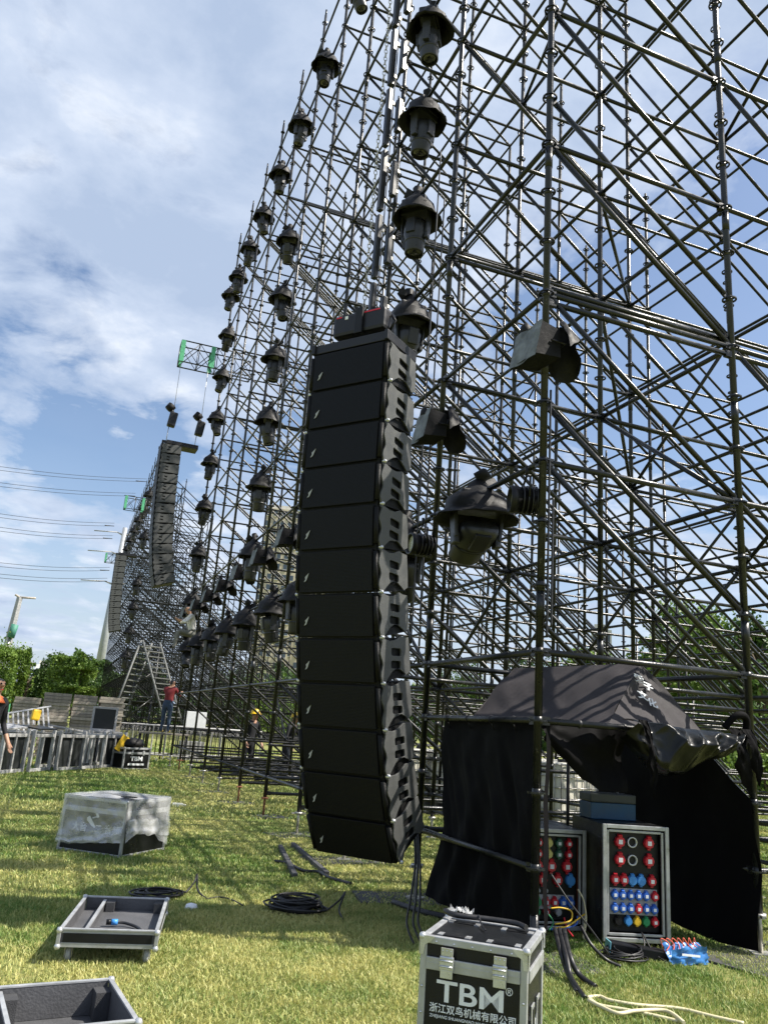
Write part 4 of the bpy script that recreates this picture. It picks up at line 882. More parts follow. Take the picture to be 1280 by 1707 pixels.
def lid_tray(c, x, w, d, h, z0, casters, label, div, rimz):
    x = Vector((x[0], x[1], 0)).normalized(); y = Vector((-x.y, x.x, 0)); root = thing('case_lid', (c[0], c[1], z0), label, 'case lid', 'open flight case lids on the grass'); root.matrix_world = frame_m((c[0], c[1], z0), x, y, (0, 0, 1))
    t = .012; fl = MB(); fl.box((w / 2, d / 2, .012), (w - .02, d - .02, .012)); fl.build('floor', M['greyply'], root)
    wl = MB()
    for a, b, s in ((w / 2, t / 2 + .003, (w - .03, t, h - .03)), (w / 2, d - t / 2 - .003, (w - .03, t, h - .03)), (t / 2 + .003, d / 2, (t, d - .06, h - .03)), (w - t / 2 - .003, d / 2, (t, d - .06, h - .03))): wl.box((a, b, h / 2 + .005), s)
    wl.build('side_wall', M['greyply'], root); sk = MB()
    for a, b, s in ((w / 2, .0, (w - .05, .004, h - .05)), (w / 2, d, (w - .05, .004, h - .05)), (0, d / 2, (.004, d - .05, h - .05)), (w, d / 2, (.004, d - .05, h - .05))): sk.box((a, b, h / 2), s)
    sk.build('skin', M['ply'], root); tr = MB(); e = .026
    for z, ee in ((h - e / 2, e), (e / 2 - .004, e)):
        for yy in (e / 2 - .004, d - e / 2 + .004):
            tr.box((w / 2, yy - (.004 if yy < d / 2 else -.004), z), (w - .03, .008, ee), None, 0, .002)
        for xx in (0, w): tr.box((xx + (-.0 if xx == 0 else .0), d / 2, z), (.008, d - .03, ee), None, 0, .002)
    for yy in (.006, d - .006): tr.box((w / 2, yy, h - .004), (w, .022, .01), None, 0, .002)
    for xx in (.006, w - .006): tr.box((xx, d / 2, h - .0045), (.022, d - .03, .01), None, 0, .002)
    for xx in (0, w):
        for yy in (0, d): tr.box((xx, yy, h / 2), (.022, .022, h), None, 0, .003)
    tr.build('edge_trim', M['alu'], root)
    cb_ = MB(); cb_.lathe([(0, .018), (.013, .015), (.019, 0), (.013, -.015), (0, -.018)], 10); cbm = cb_.mesh('corner_ball', M['chrome'])
    for xx in (0, w):
        for yy in (0, d):
            for z in (0, h - .01): link('corner_ball', cbm, root, Matrix.Translation((xx, yy, z)))
    if div:
        dv = MB(); dv.box((div, d / 2, h / 2 - .01), (.012, d - .04, h - .05)); dv.build('divider', M['greyply'], root); dv = MB(); dv.box((div, d / 2, h - .022), (.02, d - .045, .012)); dv.build('divider_trim', M['alu'], root)
    for xx, yy, sx, sy in ((w - .05, d - .06, .07, .09), (w - .05, .07, .07, .1), (div + .045, d - .06, .06, .09), (div + .045, .07, .06, .1)): fo = MB(); fo.box((xx, yy, h * .43), (sx, sy, h * .78), None, 0, .004); fo.build('foam_block', M['foam'], root)
    if casters:
        for xx in (.06, w - .05):
            for yy in (.07, d - .07):
                cb = MB(); cb.box((xx, yy, -.008), (.08, .07, .008)); cb.box((xx - .02, yy, -.04), (.004, .035, .06)); cb.box((xx + .02, yy, -.04), (.004, .035, .06)); q = cb.build('caster', M['jack'], root)
                wv = MB(); wv.lathe([(.012, -.013), (.04, -.014), (.044, -.006), (.044, .006), (.04, .014), (.012, .013)], 16, Matrix.Translation((xx, yy + .015, -.055)) @ Matrix.Rotation(math.pi / 2, 4, 'Y')); wv.build('wheel', M['greyp'], q)
    return root
tr1 = lid_tray((.205, 5.50), (.54, -.10), .56, .92, .098, .098, True, 'open grey-lined case lid on caster wheels lying on the lawn, cable inside', .14, .22)
tr2 = lid_tray((-.33, 3.83), (.98, .13), .86, .60, .17, .02, False, 'open grey-lined case lid cut off by the lower left corner of the picture', .36, .2)
def tray_things():
    tl = tr1.matrix_world.copy(); P = lambda x, y, z: tl @ Vector((x, y, z))
    cable('speaker_cable', [P(.26, .42, .045), P(.33, .43, .04), P(.42, .36, .03), P(.46, .22, .026), P(.455, .16, .024)], .009, M['cable'], 'black cable with blue connector lying inside the caster-wheeled case lid', 'cable')
    o = bpy.data.objects['speaker_cable']; mb = MB(); mb.tube([P(.215, .415, .046), P(.245, .418, .046)], .017, 10); mb.build('connector', M['black'], o); mb = MB(); mb.tube([P(.246, .418, .046), P(.285, .424, .045)], .018, 10); mb.build('blue_collar', M['bluel'], o)
tray_things()
def wrapped_case():
    FL = Vector((.20, 9.68, 0)); x = Vector((.78, -.66, 0)).normalized(); y = Vector((-x.y, x.x, 0)); w, d, h = .80, .78, .55
    root = thing('wrapped_case', FL, 'black flight case wrapped in milky plastic film alone on the lawn at left', 'flight case'); root.matrix_world = frame_m(FL, x, y, (0, 0, 1))
    body = flight_case(root, w, d, h, h - .12, .045, .028)
    fm = lambda X, Z: frame_m((X, .0042, Z), (1, 0, 0), (0, 0, 1), (0, -1, 0))
    text('大音', .095, M['whitep'], fm(.24, h - .33), body, bold=.001); text('二', .095, M['whitep'], fm(.48, h - .33), body, bold=.001); text('音频', .095, M['whitep'], fm(.65, h - .33), body, bold=.001)
    mb = MB(); fz = frame_m((.40, .0042, h - .19), (1, 0, 0), (0, 0, 1), (0, -1, 0)) @ Matrix.Scale(.62, 4)
    mb.prism([(0, .16), (.05, .12), (.11, .02), (.10, 0), (-.02, 0), (-.02, -.02), (.0, -.02), (.06, .02), (.01, .09), (-.06, .12)], .003, fz); mb.prism([(-.13, -.02), (-.08, .02), (.06, -.14), (.05, -.17), (-.03, -.13), (-.12, -.06)], .003, fz); mb.build('emblem', M['whitep'], body)
    # film: top + skirts with a ragged lower edge
    mb = MB(); g = .014
    def bump(p, a=.012): return a * (nz(p[0] * 5, p[1] * 5, p[2] * 5) + .5 * nz(p[0] * 14, p[1] * 14, p[2] * 9))
    mb.grid(lambda s, t: (-g + (w + 2 * g) * s, -g + (d + 2 * g) * t, h + .012 + .05 * max(0, nz(s * 3, t * 3, 2)) * math.sin(math.pi * s) * math.sin(math.pi * t) * 1.5 + bump((s, t, 0), .006)), 26, 26)
    low = {0: lambda s: .09 + .06 * s + .03 * nz(s * 6, 1), 1: lambda s: .15 + .10 * math.sin(s * 4.2) + .03 * nz(s * 7, 3), 2: lambda s: .1, 3: lambda s: .1}
    def skirt(a, b, nrm, k):
        a, b, nrm = Vector(a), Vector(b), Vector(nrm)
        def fn(s, t):
            z = h + .012 - (h + .012 - low[k](s)) * t; p = a * (1 - s) + b * s; q = (s, t * .6, k); return (p.x + nrm.x * (g + bump(q, .014) + .02 * t * t), p.y + nrm.y * (g + bump(q, .014) + .02 * t * t), z)
        mb.grid(fn, 30, 16)
    skirt((0, 0, 0), (w, 0, 0), (0, -1, 0), 0); skirt((w, 0, 0), (w, d, 0), (1, 0, 0), 1); skirt((w, d, 0), (0, d, 0), (0, 1, 0), 2); skirt((0, d, 0), (0, 0, 0), (-1, 0, 0), 3)
    # gathered second layer low on the front
    mb.grid(lambda s, t: (w * s, -g - .025 - .02 * nz(s * 9, t * 3) - .01 * math.sin(t * 7), .08 + .12 * s * s + (.07 + .09 * s) * t + .02 * nz(s * 7, 4)), 30, 8)
    mb.grid(lambda s, t: (w + g + .025 + .02 * nz(s * 9, t * 3, 2), d * s, .24 - .08 * s + (.14 + .03 * s) * t + .02 * nz(s * 7, 8)), 30, 8)
    mb.build('plastic_film', M['film'], root)
    mb = MB(); P = FL + x * (w - .08) + y * .12 + Vector((0, 0, h + .035)); mb.box((0, 0, 0), (.09, .15, .01), (0, 0, .9), 0, .004); tag(mb.build('mobile_phone', M['lens'], None, Matrix.Translation(P)), 'small dark phone lying on top of the film-wrapped case', 'phone')
wrapped_case()
def far_case():
    o = Vector((1.72, 22.6, 0)); x = Vector((.74, .5, 0)).normalized(); x = Vector((.85, .50, 0)).normalized(); y = Vector((-x.y, x.x, 0)); w, d, h = .82, .7, .56
    root = thing('flight_case', o, 'black flight case with white letters far off at the end of the deck frames', 'flight case', 'black lettered flight cases'); root.matrix_world = frame_m(o, x, y, (0, 0, 1)); b = flight_case(root, w, d, h, h - .14, .06, .045)
    fm = lambda X, Z: frame_m((X, .0042, Z), (1, 0, 0), (0, 0, 1), (0, -1, 0)); text('TBM', .15, M['whitep'], fm(w / 2, h - .33), b, bold=.005, sx=1.3)
    mb = MB(); mb.box((w / 2, .003, h - .42), (w * .6, .004, .05)); mb.build('white_strip', M['whitep'], b); lm = latch_mesh()
    for xx in (.25, .6): link('latch', lm, root, Matrix.Translation((xx, 0, h - .14)))
    P = o + x * .4 + y * .35 + Vector((0, 0, h)); mb = MB(); mb.lathe([(0, 0), (.34, .01), (.36, .08), (.3, .2), (.12, .24), (0, .23)], 18, Matrix.Translation(P), 0, lambda a, j: .12 * nz(a * 2, j)); tag(mb.build('black_bag', M['hat']), 'slumped black bag on the far lettered flight case', 'bag')
far_case()

# ------------------------------------------------------------------ things on the grass
def coil(c, r, n, h, label, sx=1., rz=0., rad=.008):
    mb = MB(); pts = []
    for i in range(n * 14):
        a = i * 2 * math.pi / 14; k = i / (n * 14); rr = r * (.72 + .34 * nz(k * 9, 1.3) + .12 * math.sin(k * 31)); pts.append(Vector((rr * math.cos(a) * sx + .05 * nz(k * 7, 4), rr * math.sin(a) + .05 * nz(k * 8, 2), .012 + h * (.5 + .5 * math.sin(a * .5 + k * 5)) * (.3 + .7 * k) * .8 + .01)))
    tl = [Vector((r * sx * 1.0, 0, .03)), Vector((r * sx * 1.35, .05, .1)), Vector((r * sx * 1.5, .1, .15)), Vector((r * sx * 1.35, -.05, .05)), Vector((r * sx * 1.5, -.2, .01))]
    mb.tube(pts + smoothpath(tl, 4), rad, 5); o = mb.build('cable_coil', M['cable'], None, Matrix.Translation(c) @ Matrix.Rotation(rz, 4, 'Z')); return tag(o, label, 'cable coil')
coil(G(493, 1520), .19, 16, .13, 'coiled black cable lying on the shaded lawn under the loudspeakers', 1.35, -.35)
coil(G(262, 1497), .2, 7, .05, 'thin black cable coil behind the caster-wheeled case lid', 1.2, .2)
coil(G(1040, 1604), .15, 12, .1, 'coiled black cable on the grass in front of the larger power rack', 1.2, .1, .006)
def gpath(pts, z=.012): return [G(x, y, z) for x, y in pts]
cable('thick_cable', gpath([(458, 1436), (480, 1440), (505, 1452), (530, 1454), (550, 1464), (585, 1474)], .03), .017, M['cable'], 'thick black cable snaking on the grass left of the loudspeaker bottom', 'cable')
cable('loose_cable', gpath([(345, 1499), (365, 1496), (385, 1500), (405, 1510)], .02), .006, M['cable'], 'thin loose black cable end on the lawn between lid and coil', 'cable')
for i, (a, b) in enumerate((((467, 1412), (492, 1462)), ((488, 1408), (545, 1458)))):
    mb = MB(); A, B = G(*a, .03), G(*b, .03); mt, L = along(A, B); mb.box((0, 0, L / 2), (.05, .05, L), None, 0, .004); tag(mb.build('steel_bar', M['board'], None, mt), ('left' if i == 0 else 'right') + ' of two dark square bars lying on the grass under the loudspeakers', 'bar', 'square bars on the grass')
for i, dx in enumerate((0, 9, 16)):
    p = [PX(690 + dx * .4, 1385, 3.0), PX(692 + dx * .5, 1440, 2.95), PX(684 + dx, 1500, 2.8), PX(678 + dx * 1.2, 1540, 2.62)]; p = [Vector((q.x, q.y, max(q.z, .02))) for q in p] + [G(690 + dx * 1.5, 1575, .015)]
    cable('power_cable', p, .009, M['cable'], f'black power cable hanging down beside the last loudspeaker, {NTH[i]} from the left', 'cable', 'cables beside the last loudspeaker')
cable('power_cable', gpath([(655, 1505), (700, 1520), (735, 1528), (790, 1540)], .03), .028, M['cable'], 'thick black cable lying along the foot of the tent curtain', 'cable')
SRC = Vector((3.85, 5.85, .2))
for i, (pts, r) in enumerate((([(925, 1550), (935, 1590), (945, 1620), (962, 1655)], .016), ([(932, 1550), (944, 1596), (952, 1630), (975, 1665)], .016), ([(940, 1552), (950, 1595), (965, 1625), (993, 1646)], .018), ([(968, 1545), (985, 1575), (1010, 1600), (1035, 1612)], .012))):
    P = [G(x, y, max(.02, .22 - .085 * k)) for k, (x, y) in enumerate(pts)]
    cable('power_cable', P, r, M['cable'], f'thick black supply cable from the smaller power rack to the grass, {NTH[i]} from left', 'cable', 'supply cables from the smaller rack')
for i, (m_, pts) in enumerate((('yellow', [(918, 1515), (935, 1514), (952, 1520), (950, 1536), (925, 1541)]), ('yellow', [(975, 1524), (960, 1535), (945, 1545), (925, 1548)]), ('blue', [(962, 1528), (960, 1542), (940, 1548), (918, 1550)]), ('green', [(914, 1525), (922, 1538), (915, 1552)]), ('red', [(940, 1530), (945, 1548), (955, 1562)]), ('cream', [(976, 1524), (972, 1560), (975, 1575), (958, 1590), (952, 1606)]), ('cream', [(963, 1483), (972, 1500), (977, 1530), (974, 1558)]))):
    P = [PY(x, y, 5.72 - .02 * k) for k, (x, y) in enumerate(pts)]; P = [Vector((p.x, p.y, max(p.z, .01))) for p in P]
    nm = {'cream': 'white'}.get(m_, m_); cable('rack_lead', P, .006, M[m_], f'thin {nm} lead at the smaller power rack, ' + ('upper' if i in (0, 6) else 'lower' if i in (1, 5) else 'single') + f' {nm} one', 'cable', 'coloured leads at the smaller rack')
cable('black_lead', [PY(918, 1457, 5.15), PY(950, 1505, 5.05), PY(985, 1550, 5.0), PY(1015, 1592, 4.98)], .006, M['cable'], 'straight black lead slanting from the corner post down to the adapter', 'cable')
cable('cream_hose', gpath([(1140, 1706), (1090, 1694), (1040, 1684), (1000, 1677), (985, 1668), (981, 1664), (988, 1662), (1005, 1666)] , .02)[:6] + gpath([(983, 1663), (1000, 1662), (1015, 1668), (1060, 1676), (1130, 1682), (1190, 1696), (1240, 1707)], .02), .011, M['cream'], 'cream hose in a long loop on the grass at the bottom right', 'hose')
cable('cream_hose', gpath([(981, 1668), (1000, 1678), (1030, 1690), (1060, 1686), (1110, 1686), (1140, 1706)], .035), .011, M['cream'], 'shorter cream hose arching inside the long hose loop', 'hose')
def adapter():
    P = G(1062, 1600, .0); root = thing('power_adapter', P, 'black adapter box with light blue end lying on the grass', 'adapter', rz=-.35); mb = MB(); mb.box((0, 0, .045), (.42, .12, .09), (0, .1, 0), 0, .008); mb.build('casing', M['black'], root); mb = MB(); mb.box((-.212, 0, .066), (.008, .124, .095), (0, .1, 0), 0, .002); mb.build('end_plate', mat('cyan_plate', (.2, .5, .6), .4), root)
adapter()
def bluebag():
    P = G(1140, 1607, .0); root = thing('plastic_bag', P, 'small blue plastic bag with red wires spilling out on the grass', 'plastic bag'); mb = MB()
    mb.grid(lambda s, t: (-.16 + .32 * s, -.06 + .03 * nz(s * 5, t * 4), .005 + .13 * t * (.8 + .3 * nz(s * 4, 2)) + .02 * s * t), 16, 8); mb.grid(lambda s, t: (-.15 + .33 * s, .05 - .10 * (1 - t) + .03 * nz(s * 6, t * 4, 3), .01 + .11 * t + .03 * nz(s * 6, t)), 16, 8)
    mb.build('bag', mat('blue_plastic', (.05, .2, .5), .3, 0, .4, 18), root); w_ = MB()
    for i in range(7): w_.tube(smoothpath([(-.14 + .04 * i, .02, .05), (-.16 + .05 * i, .05, .15 + .03 * nz(i, 1)), (-.1 + .04 * i, .03, .12), (-.17 + .06 * i, -.02, .09)]), .004, 4)
    w_.build('red_wire', mat('orange_red_wire', (.6, .1, .05), .5), root)
    mb = MB(); mb.box((-.0, -.075, .07), (.16, .003, .014), (0, .1, 0)); mb.build('white_mark', M['whitep'], root)
bluebag()
mb = MB(); q = G(287, 1345); mb.lathe([(0, 0), (.03, .004), (.033, .03), (.03, .13), (.033, .16), (.014, .2), (.014, .22), (0, .222)], 12, Matrix.Translation(q + Vector((0, 0, .035))) @ Matrix.Rotation(math.pi / 2, 4, 'Y') @ Matrix.Rotation(.4, 4, 'X')); tag(mb.build('water_bottle', M['film']), 'clear plastic bottle lying on the lawn right of the wrapped case', 'bottle')
mb = MB(); mb.lathe([(0, .05), (.04, .04), (.055, .01), (.04, 0)], 9, Matrix.Translation(G(318, 1517)), 0, lambda a, j: .3 * nz(a * 2, j)); tag(mb.build('tissue', M['whitep']), 'crumpled white tissue beside the caster-wheeled case lid', 'tissue')

# ------------------------------------------------------------------ water tanks behind the tent
def ibc_proto():
    root = thing('water_tank', (0, 0, 0), 'x', 'water tank', 'caged white water tanks behind the tent'); w, d, h = 1.16, .98, .98
    mb = MB(); mb.box((0, 0, .16 + h / 2), (w - .05, d - .05, h - .02), None, 0, .06); mb.build('tank', M['tank'], root); cg = MB()
    for z in (.18, .36, .54, .72, .90, 1.1):
        for s in (-1, 1): cg.tube([(-w / 2, s * d / 2, z), (w / 2, s * d / 2, z)], .011, 5); cg.tube([(s * w / 2, -d / 2, z), (s * w / 2, d / 2, z)], .011, 5)
    for i in range(7):
        x = -w / 2 + w * i / 6; y = -d / 2 + d * i / 6
        for s in (-1, 1): cg.tube([(x, s * d / 2, .14), (x, s * d / 2, 1.12)], .010, 5); cg.tube([(s * w / 2, y, .14), (s * w / 2, y, 1.12)], .010, 5)
    cg.build('cage', M['jack'], root); pl = MB()
    for y in (-d / 2 + .07, 0, d / 2 - .07): pl.box((0, y, .06), (w, .1, .11))
    pl.box((0, 0, .13), (w, d, .022)); pl.build('pallet', M['wood'], root); mb = MB(); mb.lathe([(.09, 1.13), (.1, 1.14), (.1, 1.18), (0, 1.185)], 14); mb.build('cap', M['blackm'], root); return Proto(root)
ib = ibc_proto()
for i, (px, py) in enumerate(((712, 1345), (775, 1352), (840, 1362), (905, 1376), (965, 1390))):
    q = G(px, py); ib.put((q.x, q.y + .5, 0), .25, f'white water tank in a steel cage behind the tent, {NTH[i]} from the left')

# ------------------------------------------------------------------ deck frames, board stacks, barriers, stair
def deck_frame(panel):
    root = thing('stage_riser', (0, 0, 0), 'x', 'stage frame', 'deck frames stood on edge'); w, h = 1.02, .92; f = MB()
    for x in (.035, w - .035): f.box((x, 0, h / 2), (.06, .07, h), None, 0, .005)
    for z in (.06, h - .12): f.box((w / 2, .003, z), (w - .13, .05, .07), None, 0, .005)
    f.box((w * .5, .004, h / 2 - .03), (.05, .045, h - .26)); f.build('frame', M['frameg'], root)
    if panel:
        p = MB(); p.box((w / 2, .045, h / 2 - .03), (w - .14, .02, h - .26)); p.build('panel', M['darkpanel'], root)
    l = MB(); l.box((.1, .25, h - .1), (.05, .5, .05)); l.build('leg', M['frameg'], root); l = MB(); l.box((w - .1, .25, h - .1), (.05, .5, .05)); l.build('leg', M['frameg'], root); return Proto(root)
dfp = [deck_frame(True), deck_frame(False)]
A0, A1 = G(-6, 1293), G(203, 1280); dv = (A1 - A0); ra = math.atan2(dv.y, dv.x); un = dv.normalized(); pn = Vector((-un.y, un.x, 0))
for i in range(5):
    p = A0 + un * (1.04 * i); dfp[0 if i in (0, 2, 4) else 1].put((p.x, p.y, 0), ra + random.uniform(-.16, .16), f'grey steel deck frame stood on edge in the front row, {NTH[i]} from the left', 'deck frames stood on edge')
for i in range(5):
    p = A0 + un * (1.04 * i + .4) + pn * .75; dfp[1 if i % 2 else 0].put((p.x, p.y, 0), ra + random.uniform(-.3, .3), f'grey steel deck frame in the second row behind the others, {NTH[i]} from the left', 'deck frames stood on edge')
for i in range(3):
    p = A0 + un * (.5 + 1.2 * i) + pn * .35; mb = MB(); mb.box((0, 0, 0), (.9, .5, .035), (R(6), .06 * (i - 1), ra + .1 * i), 0, .004); tag(mb.build('loose_sheet', M['frameg' if i != 1 else 'darkpanel'], None, Matrix.Translation((p.x, p.y, .96))), f'loose flat panel laid across the deck frames, {NTH[i]} from the left', 'panel', 'loose panels on the deck frames')
mb = MB(); mb.box((0, 0, 0), (.95, 1.2, .085), None, 0, .006); BOARD = mb.mesh('deck_board', M['wood'])
for si, (xa, xb, zt, nm) in enumerate(((25, 70, 1158, 'leftmost, lower stack'), (74, 121, 1153, 'tallest stack, second from the left'), (124, 164, 1157, 'third stack from the left'), (168, 210, 1160, 'rightmost stack nearest the scaffold'))):
    l, r = PY(xa, zt, 26 + .15 * si), PY(xb, zt, 26 + .15 * si); n = int(l.z / .092); wd = (r.x - l.x)
    for k in range(n):
        o = link('deck_board', BOARD); o.location = ((l.x + r.x) / 2 + random.uniform(-.02, .02), l.y + .6 + random.uniform(-.04, .04), .05 + k * .092); o.rotation_euler = (0, 0, random.uniform(-.02, .02)); o.scale = (wd / .97, 1, 1); tag(o, f'weathered grey deck board lying in the {nm}', 'deck board', f'boards of the {nm}')
def dark_panel():
    q = PY(150, 1214, 24.4); q2 = PY(193, 1214, 24.4); w = q2.x - q.x; root = thing('dark_screen', (q.x, 24.4, q.z - .05), 'dark framed panel leaning in front of the rightmost board stack', 'panel'); mb = MB(); mb.box((w / 2, 0, .32), (w - .08, .03, .58)); mb.build('panel', M['darkpanel'], root); mb = MB()
    for x in (.03, w - .03): mb.box((x, -.005, .32), (.06, .05, .66))
    for z in (.02, .62): mb.box((w / 2, -.006, z), (w - .12, .045, .06))
    mb.build('frame', M['frameg'], root)
    tb = MB()
    for x in (-.2, w + .1): tb.box((x, .1, -.5), (.05, .05, 1.0))
    tb.box((w / 2 - .05, .1, -.03), (w + .5, .6, .05)); tag(tb.build('trestle', M['frameg'], None, Matrix.Translation((q.x, 24.4, q.z - .06))), 'grey trestle table holding up the dark framed panel', 'trestle')
dark_panel()
mb = MB(); q = PY(203, 1243, 22.8); mb.box((0, 0, 0), (.22, .02, .42), (0, .5, .4), 0, .004); tag(mb.build('yellow_board', M['yellow'], None, Matrix.Translation(q + Vector((0, 0, .05)))), 'small yellow board leaning on the last deck frame', 'board')
mb = MB(); q = PY(60, 1192, 21.5); mb.box((0, 0, 0), (.2, .12, .26), (0, .1, .4), 0, .04); tag(mb.build('yellow_can', M['yellow'], None, Matrix.Translation((q.x, q.y, q.z))), 'yellow canister standing on the frames beside the person at left', 'canister')
def ladder_frame():
    q = PY(45, 1222, 23.5); root = thing('slatted_rack', (q.x - .5, q.y, q.z - .12), 'grey slatted steel frame lying tilted on the deck frames at left', 'steel frame'); mb = MB(); rot = Euler((R(50), R(-14), 0)).to_matrix()
    for y in (-.35, .35): mb.box(rot @ Vector((.5, y, .0)), (1.15, .05, .05), rot)
    for i in range(9): mb.box(rot @ Vector((.02 + .12 * i, 0, 0)), (.04, .66, .03), rot)
    mb.build('slatted_frame', M['frameg'], root, Matrix.Translation((0, 0, .3)))
ladder_frame()
def barrier_proto():
    root = thing('crowd_barrier', (0, 0, 0), 'x', 'barrier', 'crowd barriers below the stair'); f = MB(); w, h = 1.5, 1.1; f.tube([(0, 0, .05), (0, 0, h), (w, 0, h), (w, 0, .05)], .022, 6, smooth=False); f.tube([(0, 0, .18), (w, 0, .18)], .02, 5); f.build('frame', M['frameg'], root); b = MB()
    for i in range(1, 11): b.tube([(w * i / 11, 0, .18), (w * i / 11, 0, h)], .012, 5)
    b.build('bars', M['tube'], root); ft = MB()
    for x in (.2, w - .2): ft.box((x, 0, .03), (.05, .5, .03))
    ft.build('foot', M['jack'], root); return Proto(root)
bpz = barrier_proto()
for i in range(9):
    bpz.put((1.35 + .52 * i, 27.3 + (.75 * (i % 3)) + .12 * i, 0), .12 * (i % 3) - .1, f'grey crowd barrier standing below the stair, {NTH[i]} from the left', 'crowd barriers below the stair')
def stair():
    root = thing('access_stair', (2.6, 30, 0), 'tall grey steel double stair leaning together before the distant scaffold', 'stair'); mb = MB(); posts = MB(); T = [(-.25, 0, 3.95), (.35, 0, 3.95)]
    def flight(top, bot, wdir, n, nm):
        top, bot, wv = Vector(top), Vector(bot), Vector(wdir); s = MB(); s.tube([top, bot], .035, 6); s.tube([top + wv, bot + wv], .035, 6); s.build('stringer', M['stairg'], root)
        for i in range(1, n):
            p = top + (bot - top) * (i / n); t = MB(); d = wv.normalized(); ax = Matrix((d, Vector((-d.y, d.x, 0)), Vector((0, 0, 1)))).transposed(); t.box(p + wv / 2, (wv.length - .06, .16, .03), ax); t.build('tread', M['stairg'], root)
    flight((-.25, 0, 3.95), (.75, -1.2, 1.2), (.62, .25, 0), 15, 'r'); flight((-.3, .1, 3.95), (-1.0, -1.0, 1.1), (.45, .75, 0), 14, 'l')
    for x, y in ((-.3, .3), (.4, .4), (-.6, .1), (.3, -.3), (.75, -1.2), (-1.0, -1.0)): posts.tube([(x, y, 0), (x, y, 3.9 if abs(x) < .5 and y > 0 else 1.9)], .026, 6)
    for z in (1.0, 2.0, 3.0): posts.tube([(-.6, .1, z), (.4, .4, z)], .024, 5); posts.tube([(-.6, .1, z - .9), (.4, .4, z)], .024, 5)
    posts.build('post', M['tube'], root)
stair()
for i in range(90):
    a = G(340 + 150 * random.random(), 1262 + 24 * random.random()); l = random.uniform(1.4, 2.6); an = random.gauss(.35, .35); z = .04 + .045 * (i // 11); c = Vector((6.4 + random.uniform(-1.9, 1.9), 22.4 + random.uniform(-2.6, 2.2), z)); d = Vector((math.cos(an), math.sin(an), random.uniform(-.02, .04))) * l / 2
    mb = MB(); mb.tube([c - d, c + d], .024, 6); tag(mb.build('scaffold_tube', M['tube']), 'spare dark scaffold tube lying in the heap on the grass behind the front posts', 'tube', 'spare scaffold tubes in the heap')
mb = MB(); q = PY(325, 1203, 29); mb.box((0, 0, 0), (.75, .06, .65), None, 0, .01); tag(mb.build('white_board', M['whitep'], None, Matrix.Translation((q.x + .0, 29, q.z))), 'white board standing behind the scaffold beside the red-shirted worker', 'board')
mb = MB(); q = PY(325, 1203, 29); mb.box((0, 0, 0), (.8, .5, .62)); tag(mb.build('box', M['frameg'], None, Matrix.Translation((q.x, 29.1, .32))), 'grey box on the ground beneath the white board', 'box')

